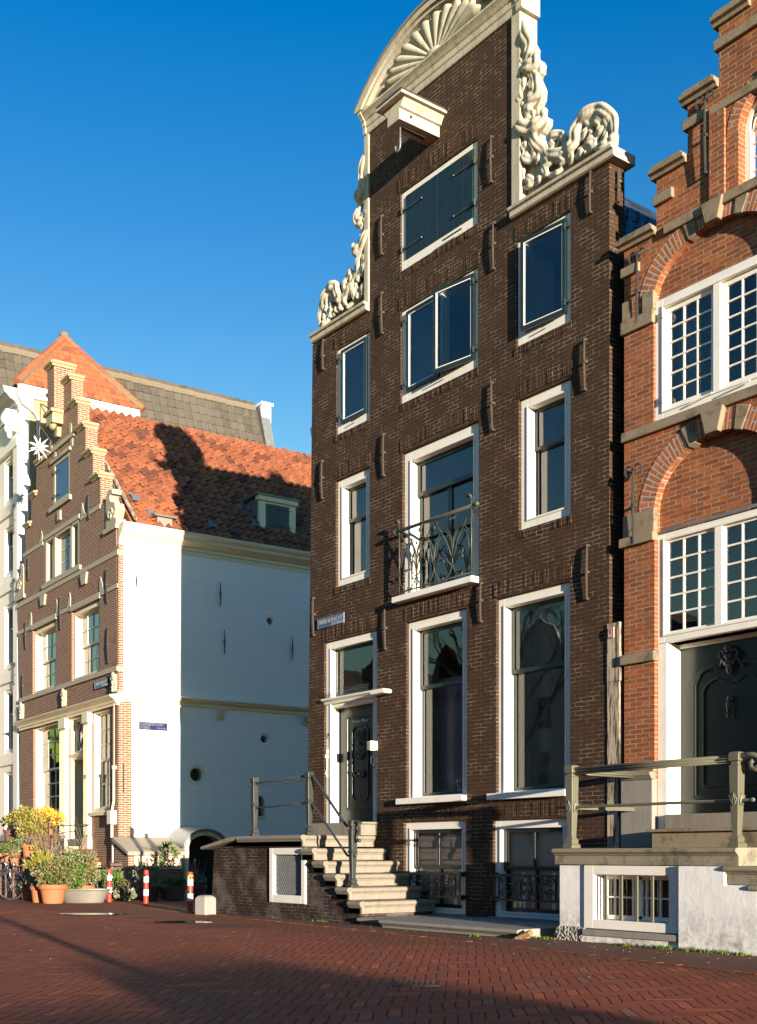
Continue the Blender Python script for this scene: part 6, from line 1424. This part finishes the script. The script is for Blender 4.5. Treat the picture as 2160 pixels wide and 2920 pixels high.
plant('yellow and orange leaved shrub in a terracotta pot, highest of the plants',-10.53,-.8,1.53,.24,.34,[(-.02,-.05,.20,.30,.26,.15,420,.09,(.4,0,.3)),(-.42,-.15,.10,.20,.20,.10,150,.08,(.3,0,.3)),(.30,.15,.10,.18,.2,.14,150,.09,(.3,0,.3))],'leaf_yellow',st=(16,.42,.45))
plant('loose olive green shrub beside the iron stair rail',-9.99,-1.41,1.09,.22,.30,[(-.12,-.1,.62,.30,.26,.22,520,.060),(-.05,0,.25,.32,.28,.26,620,.060),(-.38,-.25,.55,.20,.2,.16,200,.055),(.2,.15,.45,.16,.16,.22,150,.055)],'leaf_mixed',st=(24,1.0,.5))
plant('red terracotta pot on the plant shelf left of the stair rail',-9.6,-1.56,.98,.20,.30,[(-.1,0,.10,.24,.24,.12,260,.06)],'leaf_grey',st=(12,.35,.3))
plant('leaning terracotta pot among bare branches',-9.20,-1.50,.80,.17,.28,[(0,0,.15,.18,.18,.16,120,.05)],'leaf_mixed',st=(14,.5,.25))
plant('wide terracotta bowl of low green plants at the left picture edge',-9.85,-2.0,.88,.30,.20,[(0,0,.10,.30,.28,.12,420,.05),(.2,.1,.22,.16,.16,.14,160,.05)],'leaf_green',st=(12,.3,.3))
plant('small orange pot beside the handlebar',-9.36,-2.02,.80,.11,.16,[(0,0,.03,.10,.10,.05,50,.04)],'leaf_green')
plant('brown pot of trailing leaves high on the neighbour steps',-11.45,-1.36,1.38,.18,.30,[(0,0,.2,.22,.22,.18,300,.06)],'leaf_mixed',pm='dark_pot')
plant('small brick red pot standing left of the yellow shrub',-11.0,-1.2,1.38,.13,.24,[(0,0,.06,.12,.12,.08,80,.05)],'leaf_mixed')
plant('ochre terracotta pot with short grass on the right end of the curved steps',-9.86,.10,.667,.20,.30,[(0,0,.08,.16,.16,.08,260,.05,(1.,0,.12))],'leaf_grey')
plant('flat brown dish on the step by the right pilaster',-10.35,.12,1.067,.22,.12,None,'leaf_green','dark_pot',st=(9,.95,.5))
plant('bushy green fuchsia on a low shelf behind the big pot',-8.15,-1.15,.28,.24,.34,[(0,0,.35,.34,.32,.24,760,.050)],'leaf_fuchsia',st=(16,.6,.34))
def stand():
    P=empty('plant_stand','weathered wooden tiered stand half hidden under the flower pots','plant stand',(0,0,0)); k=MB()
    for x0,x1,y0,y1,z in ((-10.25,-9.35,-1.80,-1.15,.96),(-10.2,-9.75,-1.62,-1.2,1.07),(-10.15,-9.55,-2.3,-1.72,.86),(-9.54,-8.98,-2.2,-1.90,.78),(-9.5,-9.0,-1.88,-1.25,.78),(-9.2,-8.7,-1.60,-1.10,.40),(-8.45,-7.85,-1.45,-.85,.26),(-10.85,-10.2,-1.1,-.5,1.51),(-11.7,-10.86,-1.6,-.95,1.36)):
        k2=MB(); n=4
        for q in range(n): k2.box(x0,x1,y0+(y1-y0)*q/n,y0+(y1-y0)*(q+.88)/n,z,z+.02)
        for x in (x0+.03,x1-.03):
            for y in (y0+.03,y1-.03): k2.box(x-.02,x+.02,y-.02,y+.02,0,z)
        k2.build('shelf',['dark_pot'],P)
stand()
g2='pots in the shade along the cellar entrance'
plant('low brown pot of dark ferns right of the first bollard',-7.55,-.40,0,.22,.24,[(0,0,.25,.32,.28,.22,360,.10,(.6,0,.15))],'leaf_green','dark_pot',group=g2)
plant('creeping grey green plant on the ground behind the first bollard',-6.95,-.35,0,.14,.10,[(0,0,.06,.30,.22,.08,200,.10,(.1,0,.45))],'leaf_grey','dark_pot',group=g2)
plant('wide dark pot of rosemary like shrub below the zigzag bricks',-6.75,.15,0,.28,.34,[(0,0,.24,.36,.32,.28,700,.05)],'leaf_grey','dark_pot',group=g2,st=(20,.5,.4))
plant('dark clay pot with bright green low leaves by the cellar entrance',-6.35,.62,0,.26,.34,[(0,0,.08,.26,.26,.10,420,.06)],'leaf_green','dark_pot',group=g2)
plant('dark pot with a thin twiggy plant beside the cellar door',-6.45,1.25,0,.22,.34,[(0,0,.15,.2,.2,.14,100,.05)],'leaf_grey','dark_pot',group=g2,st=(18,.7,.3))
plant('tall bamboo like plant before the zigzag brick panel',-7.0,.75,0,.20,.30,[(.05,0,.80,.26,.20,.26,150,.11,(.2,0,.2))],'leaf_green','dark_pot',group=g2,st=(16,1.15,.3))
# stair rail of the corner house
def rail77():
    P=empty('stair_railing','black iron stair railing with ball topped posts among the pots','railing',(0,0,0))
    for x,y,z1 in ((-10.42,-1.05,1.90),(-9.72,-1.05,1.88),(-8.95,-1.0,1.36)):
        k=MB(); k.tube([(x,y,0),(x,y,z1)],.020,8)
        for t in (.05,.2,.35,.5): k.ball((x,y,z1-t),.032,8,6)
        k.ball((x,y,z1+.03),.042,8,6); k.build('post',['dark_iron'],P,smooth=True)
    k=MB(); k.tube([(-9.72,-1.05,1.80),(-9.6,-1.04,1.74),(-8.95,-1.0,1.26)],.022,8); k.tube([(-10.42,-1.05,1.78),(-9.72,-1.05,1.78)],.016,6); k.tube([(-9.72,-1.05,1.74),(-10.3,.25,1.80)],.014,6); k.build('handrail',['dark_iron'],P,smooth=True)
rail77()
# bicycle, cut by the left edge
def bicycle():
    P=empty('bicycle','old city bicycle with chromed mudguard parked before the plants at the left edge','bicycle',(-8.98,-2.23,0),R(53))
    def wheel(cx):
        w_=empty('t',None,None); bpy.data.objects.remove(w_)
        k=MB(); r=.335; k.tube([(cx+r*math.cos(t),0,r+.01+r*math.sin(t)) for t in [v*2*pi/40 for v in range(41)]],.017,8,caps=False); ty=k.build('tyre',['rubber'],P,smooth=True)
        k=MB(); k.tube([(cx+(r-.022)*math.cos(t),0,r+.01+(r-.022)*math.sin(t)) for t in [v*2*pi/40 for v in range(41)]],.011,6,caps=False); k.build('rim',['chrome'],ty,smooth=True)
        k=MB()
        for q in range(32): t=q*2*pi/32; k.tube([(cx+.03*math.cos(t+1.1*(1 if q%2 else -1)),.02*(1 if q%2 else -1),r+.01+.03*math.sin(t+1.1*(1 if q%2 else -1))),(cx+(r-.03)*math.cos(t),0,r+.01+(r-.03)*math.sin(t))],.0022,4,caps=False)
        k.tube([(cx,-.05,r+.01),(cx,.05,r+.01)],.022,10); k.build('spokes',['chrome'],ty)
        k=MB(); R2_=r+.045; k.tube([(cx+R2_*math.cos(t),0,r+.01+R2_*math.sin(t)) for t in [R(-20)+v*R(220)/24 for v in range(25)]],[(.006,.03)]*25,8,flat=(0,1,0)); k.build('mudguard',['chrome'],P,smooth=True)
    wheel(0); wheel(-1.08)
    k=MB(); k.tube([(0,-.045,.345),(-.02,-.045,.68),(-.10,0,.78)],.011,6); k.tube([(0,.045,.345),(-.02,.045,.68),(-.10,0,.78)],.011,6); k.tube([(-.10,0,.70),(-.17,0,.98)],.018,8); k.build('fork',['chrome'],P,smooth=True)
    k=MB(); 
    for a,b in (((-.14,0,.88),(-.62,0,.86)),((-.12,0,.76),(-.56,0,.30)),((-.56,0,.30),(-.68,0,.90)),((-.56,.03,.30),(-1.08,.05,.345)),((-.56,-.03,.30),(-1.08,-.05,.345)),((-.66,.02,.82),(-1.08,.05,.345)),((-.66,-.02,.82),(-1.08,-.05,.345))): k.tube([a,b],.014,8)
    k.build('frame',['dark_iron'],P,smooth=True)
    k=MB(); k.tube([(-.26,-.30,1.0),(-.12,-.28,1.06),(-.08,-.08,1.04),(-.17,0,.99),(-.08,.08,1.04),(-.12,.28,1.06),(-.26,.30,1.0)],.012,8); hb=k.build('handlebar',['chrome'],P,smooth=True)
    k=MB()
    for s in (-1,1): k.tube([(-.18,s*.29,1.035),(-.32,s*.30,.985)],.018,8)
    k.build('grips',['rubber'],hb)
    k=MB(); k.lathe([(.0,0),(.02,.0),(.05,.05),(.055,.09),(0,.10)],(.0,0,.82),14,rot=Matrix.Rotation(R(90),3,'Y')); k.build('headlamp',['chrome'],P,smooth=True)
    k=MB(); k.prism([(-.56,.10),(-.86,.10),(-.90,-.10),(-.80,-.12),(-.56,-.04)],'z',.95,1.0); k.build('saddle',['rubber'],P,bevel=.015)
    k=MB(); k.tube([(-.56,-.06,.30),(-.42,-.09,.22)],.010,6); k.box(-.47,-.38,-.17,-.09,.205,.235); k.tube([(-.56,.06,.30),(-.70,.09,.38)],.010,6); k.box(-.74,-.65,.09,.17,.365,.395); k.build('pedals',['chrome'],P)
bicycle()
def chair():
    P=empty('folding_chair','dark folding slatted garden chair in the shade by the brick base','chair',(-8.10,.02,0),R(150))
    k=MB()
    for y in (-.2,.2): k.tube([(-.24,y,0),(.22,y,.88)],.011,6); k.tube([(.22,y,0),(-.20,y,.46)],.011,6)
    k.tube([(.22,-.2,.88),(.22,.2,.88)],.011,6); k.tube([(-.24,-.2,.02),(-.24,.2,.02)],.01,6); k.tube([(.22,-.2,.02),(.22,.2,.02)],.01,6); k.build('frame',['dark_iron'],P)
    k=MB(); 
    for q in range(5): k.box(-.2+q*.085,-.13+q*.085,-.21,.21,.45,.462)
    k.build('seat',['dark_pot'],P)
    k=MB()
    for q in range(2): k.box(.155+q*.03,.17+q*.03,-.21,.21,.68+q*.10,.74+q*.10)
    k.build('backrest',['dark_pot'],P)
chair()
# ---- little things on the ground
k=MB(); k.box(-.11,.11,-.055,.055,0,.065); o=k.build('loose_brick',['moss_green'] if 'moss_green' in M else [mossy('mossy brick',(.25,.12,.06),0,1,(.42,.42,.03))],None,bevel=.012,loc=(7.33,-1.62,.02),rot=(R(16),R(-22),R(20))); tag(o,'mossy yellow green loose brick lying at the end of the stone platform','brick')
k=MB(); k.box(-.09,.09,-.05,.05,0,.06); o=k.build('loose_brick',[bpy.data.materials['mossy brick']],None,bevel=.012,loc=(7.44,-1.15,.01),rot=(R(-12),R(14),R(-40))); tag(o,'dark mossy brick in the gap between platform and whitewashed stoop','brick')
rnd=random.Random(41)
def grass(name,label,pts):
    k=MB()
    for (x,y,n,s,h) in pts:
        for q in range(n):
            px,py=x+rnd.gauss(0,s),y+rnd.gauss(0,.022); a=rnd.uniform(0,2*pi); hh=h*rnd.uniform(.4,1.2); d=Vector((math.cos(a)*hh*.6,math.sin(a)*hh*.6,hh)); w_=Vector((-math.sin(a),math.cos(a),0))*.005
            b=Vector((px,py,.004)); k.add([b-w_,b+w_,b+d*.6+w_*.6,b+d+Vector((0,0,-hh*.1))],[(0,1,2,3)])
    tag(k.build(name,['grass'],None,recalc=False),label,'grass',kind='stuff')
grass('grass','thin tufts of green grass along the foot of the whitewashed stoop',[(8.75,-1.42,120,.06,.04),(9.35,-1.44,200,.10,.055),(9.75,-1.44,180,.10,.055),(10.1,-1.44,160,.1,.05),(10.4,-1.44,120,.1,.04),(9.05,-1.42,60,.1,.03)])
grass('grass','tiny weeds along the foot of the brown stoop and platform',[(2.6,-1.50,90,.10,.03),(1.2,-1.5,40,.15,.02),(6.55,-1.75,60,.05,.05),(7.42,-1.4,160,.10,.04),(7.5,-1.25,120,.06,.035)])
# rubble and leaves
def debris():
    k=MB(); r=random.Random(8)
    for q in range(130):
        if q<60: x,y=r.uniform(3.8,11),-1.75-abs(r.gauss(0,.25))
        else: x,y=r.uniform(-6,12),r.uniform(-9,-2)
        s=r.uniform(.008,.022); a=r.uniform(0,6.28); z=.012
        k.add([(x,y,z),(x+s*math.cos(a),y+s*math.sin(a),z+.006),(x+s*1.4*math.cos(a+.6),y+s*1.4*math.sin(a+.6),z+.002),(x+s*math.cos(a+1.3),y+s*math.sin(a+1.3),z+.008)],[(0,1,2,3)])
    tag(k.build('litter',[paint('pale litter',(.38,.33,.26),.8,.4,scale=1)],None,recalc=False),'scattered pale leaf bits and grit on the brick street','litter',kind='stuff')
debris()
# drain
M['drain_iron']=paint('worn drain iron',(.10,.05,.035),.8,.3,.4,(.2,.07,.04),9)
k=MB(); 
for q in range(7):
    for u in range(7): k.box(-.16+q*.046,-.13+q*.046,-.16+u*.046,-.13+u*.046,.0,.010)
ringbox2=k; k.box(-.19,.19,-.19,-.165,0,.010); k.box(-.19,.19,.165,.19,0,.010); k.box(-.19,-.165,-.165,.165,0,.010); k.box(.165,.19,-.165,.165,0,.010); k.box(-.165,.165,-.165,.165,-.01,.006)
tag(k.build('drain_cover',['drain_iron'],None,loc=(10.45,-5.85,.0),rot=(0,0,R(49))),'square studded iron drain cover sunk in the brick street','drain cover')
# ================================================================ OUT OF THE PICTURE, but seen in its shadows and reflections; the vans are added casters
def neighbour():
    P=empty('canal_house','brick canal house with neck gable right of the red house, seen only by its shadow','house',(13.1,0,0))
    out=[(0,0),(7,0),(7,10.6),(5.4,11.4),(5.0,13.4),(3.5,14.2),(2.0,13.4),(1.6,12.0),(.9,11.2),(0,10.6)]
    hs=[rect(a,a+1.1,z,z+1.9) for z in (2.2,5.2,8.0) for a in (.8,2.95,5.1)]
    polyslab(out,hs,.0,.35).build('front_wall',['red_brick'],P)
    for h in hs: window(P,h[0][0],h[1][0],h[0][1],h[2][1],room=False,transom=h[0][1]+1.2)
    k=MB(); k.box(0,.3,.35,11,0,10.4); k.box(6.7,7,.35,11,0,10.4); k.box(.3,6.7,10.7,11,0,10.4); k.box(.3,6.7,2.4,2.5,0,10.4); k.build('side_walls',['red_brick'],P)
    k=MB(); k.prism([(-.1,10.3),(3.5,13.2),(7.1,10.3)],'y',.36,11); k.build('roof',['tile_grey'],P)
neighbour()
def far_row():
    rnd=random.Random(15); x=-235; n=0
    cols=['rb77','brown_brick','whitewash','red_brick','sand77']
    while x<45:
        wd=rnd.uniform(6.0,8.5); h=rnd.uniform(11.5,14.5); mt=cols[n%5]
        P=empty('canal_house','canal house %s in the row across the water, reflected in the windows'%['of brown red brick','of dark brown brick','with white walls','of orange brick','of pale sandstone'][n%5],'house',(x,-34,0),0,'houses across the water')
        fl=[(a+wd/6-.55,a+wd/6+.55,z,z+1.9) for z in (1.6,4.8,7.9) for a in (0,wd/3,2*wd/3)]
        s=polyslab([(0,0),(wd,0),(wd,h-2),(wd*.68,h-1.6),(wd*.64,h+.8),(wd*.5,h+1.5),(wd*.36,h+.8),(wd*.32,h-1.6),(0,h-2)],[rect(*f_) for f_ in fl],-.3,0); s.build('front_wall',[mt],P)
        k=MB(); k.box(0,wd,-9,-.6,0,h-2.2); k.build('house_body',['interior'],P); k=MB(); k.prism([(0,h-2),(wd/2,h+.5),(wd,h-2)],'y',-9,-.31); k.build('roof',['tile_grey'],P)
        for f_ in fl: ringbox(MB(),*f_,.09,-.22,-.08).build('window',['white_paint'],P)
        x+=wd+.02; n+=1
far_row()
def tree(name,label,x,y,h,seed,group):
    r=random.Random(seed); P=empty(name,label,'tree',(x,y,0),0,group); k=MB()
    k.tube([(0,0,0),(.05,.02,h*.2),(0,.08,h*.42)],[.22,.17,.13],8); k.build('trunk',['bark'],P,smooth=True)
    k=MB()
    def br(p,d,L,rr,dep):
        q=p+d*L; m_=p+d*L*.5+Vector((r.uniform(-.1,.1),r.uniform(-.1,.1),.05))*L; k.tube([p,m_,q],[rr,rr*.8,rr*.6],5 if dep>1 else 3,caps=False)
        if dep==0: return
        for _ in range(3 if dep>1 else 4):
            nd=(d+Vector((r.uniform(-.8,.8),r.uniform(-.8,.8),r.uniform(-.1,.6)))).normalized(); br(p+d*L*r.uniform(.5,1),nd,L*r.uniform(.55,.8),rr*.55,dep-1)
    for q in range(5): a=q*1.256+r.uniform(-.3,.3); br(Vector((0,.05,h*(.38+.03*q))),Vector((math.cos(a)*.7,math.sin(a)*.7,.9)).normalized(),h*.24,.09,4)
    k.build('crown',['bark'],P,recalc=False)
for q,(x,y) in enumerate([(-30,-17),(-13,-17),(3,-18),(-48,-17),(-66,-18)]):
    tree('bare_tree','bare winter tree on the quay, number of its kind seen only in reflections' if False else 'leafless quay tree reflected in the tall windows',x,y,11+q%3,50+q,'bare trees along the quay')
k=MB(); k.box(-200,200,-30,-20,-.55,-.5)
tag(k.build('canal_water',['puddle'],None),None,None,kind='structure')
def lamp_post():
    P=empty('street_lamp','tall thin lamp post right of the camera that throws the long line of shadow','street lamp',(25.0,-10.95,0))
    k=MB(); k.lathe([(.14,0),(.14,.4),(.09,.5),(.075,4.2),(.05,4.4)],n=12); k.build('pole',['dark_iron'],P); k=MB(); k.lathe([(.05,4.4),(.20,4.75),(.22,4.8),(.10,4.95),(.0,5.1)],n=12); k.build('lantern',['glass_dirty'],P)
lamp_post()
def van():  # out-of-view caster, added to throw the broad shadow over the near paving
    P=empty('shadow_van','unseen van shape added right of the camera to cast the foreground shadow','van',(34.6,-11.65,0),R(0))
    k=MB(); k.prism([(0.,.35),(5.2,.35),(5.2,1.0),(4.9,1.15),(4.3,1.95),(4.0,2.05),(.1,2.05),(0,1.9)],'y',-1.9,0); k.build('body',['white_paint'],P,bevel=.08)
    for x in (.95,4.2):
        for y in (-1.8,-.1): k=MB(); k.lathe([(.10,-.1),(.34,-.1),(.34,.1),(.10,.1)],(x,y,.34),20,rot=Matrix.Rotation(pi/2,3,'X')); k.build('wheel',['rubber'],P)
    for y in (-1.905,.0): MB().box(3.2,4.2,y,y+.005,1.2,1.8).build('side_window',['interior'],P)
    k=MB(); k.box(-.02,.0,-1.6,-1.0,1.2,1.8); k.build('rear_window',['interior'],P)
van()
_v=[o for o in COL.objects if o.name=='shadow_van'][0]; _v['group']='unseen vans added as shadow casters'; _v['label']='unseen van nearest the house fronts, added to cast the foreground shadow'
_c=copy_tree(_v); _c.location=(37.2,-13.95,0); _c['label']='unseen van on the water side, added to widen the foreground shadow'
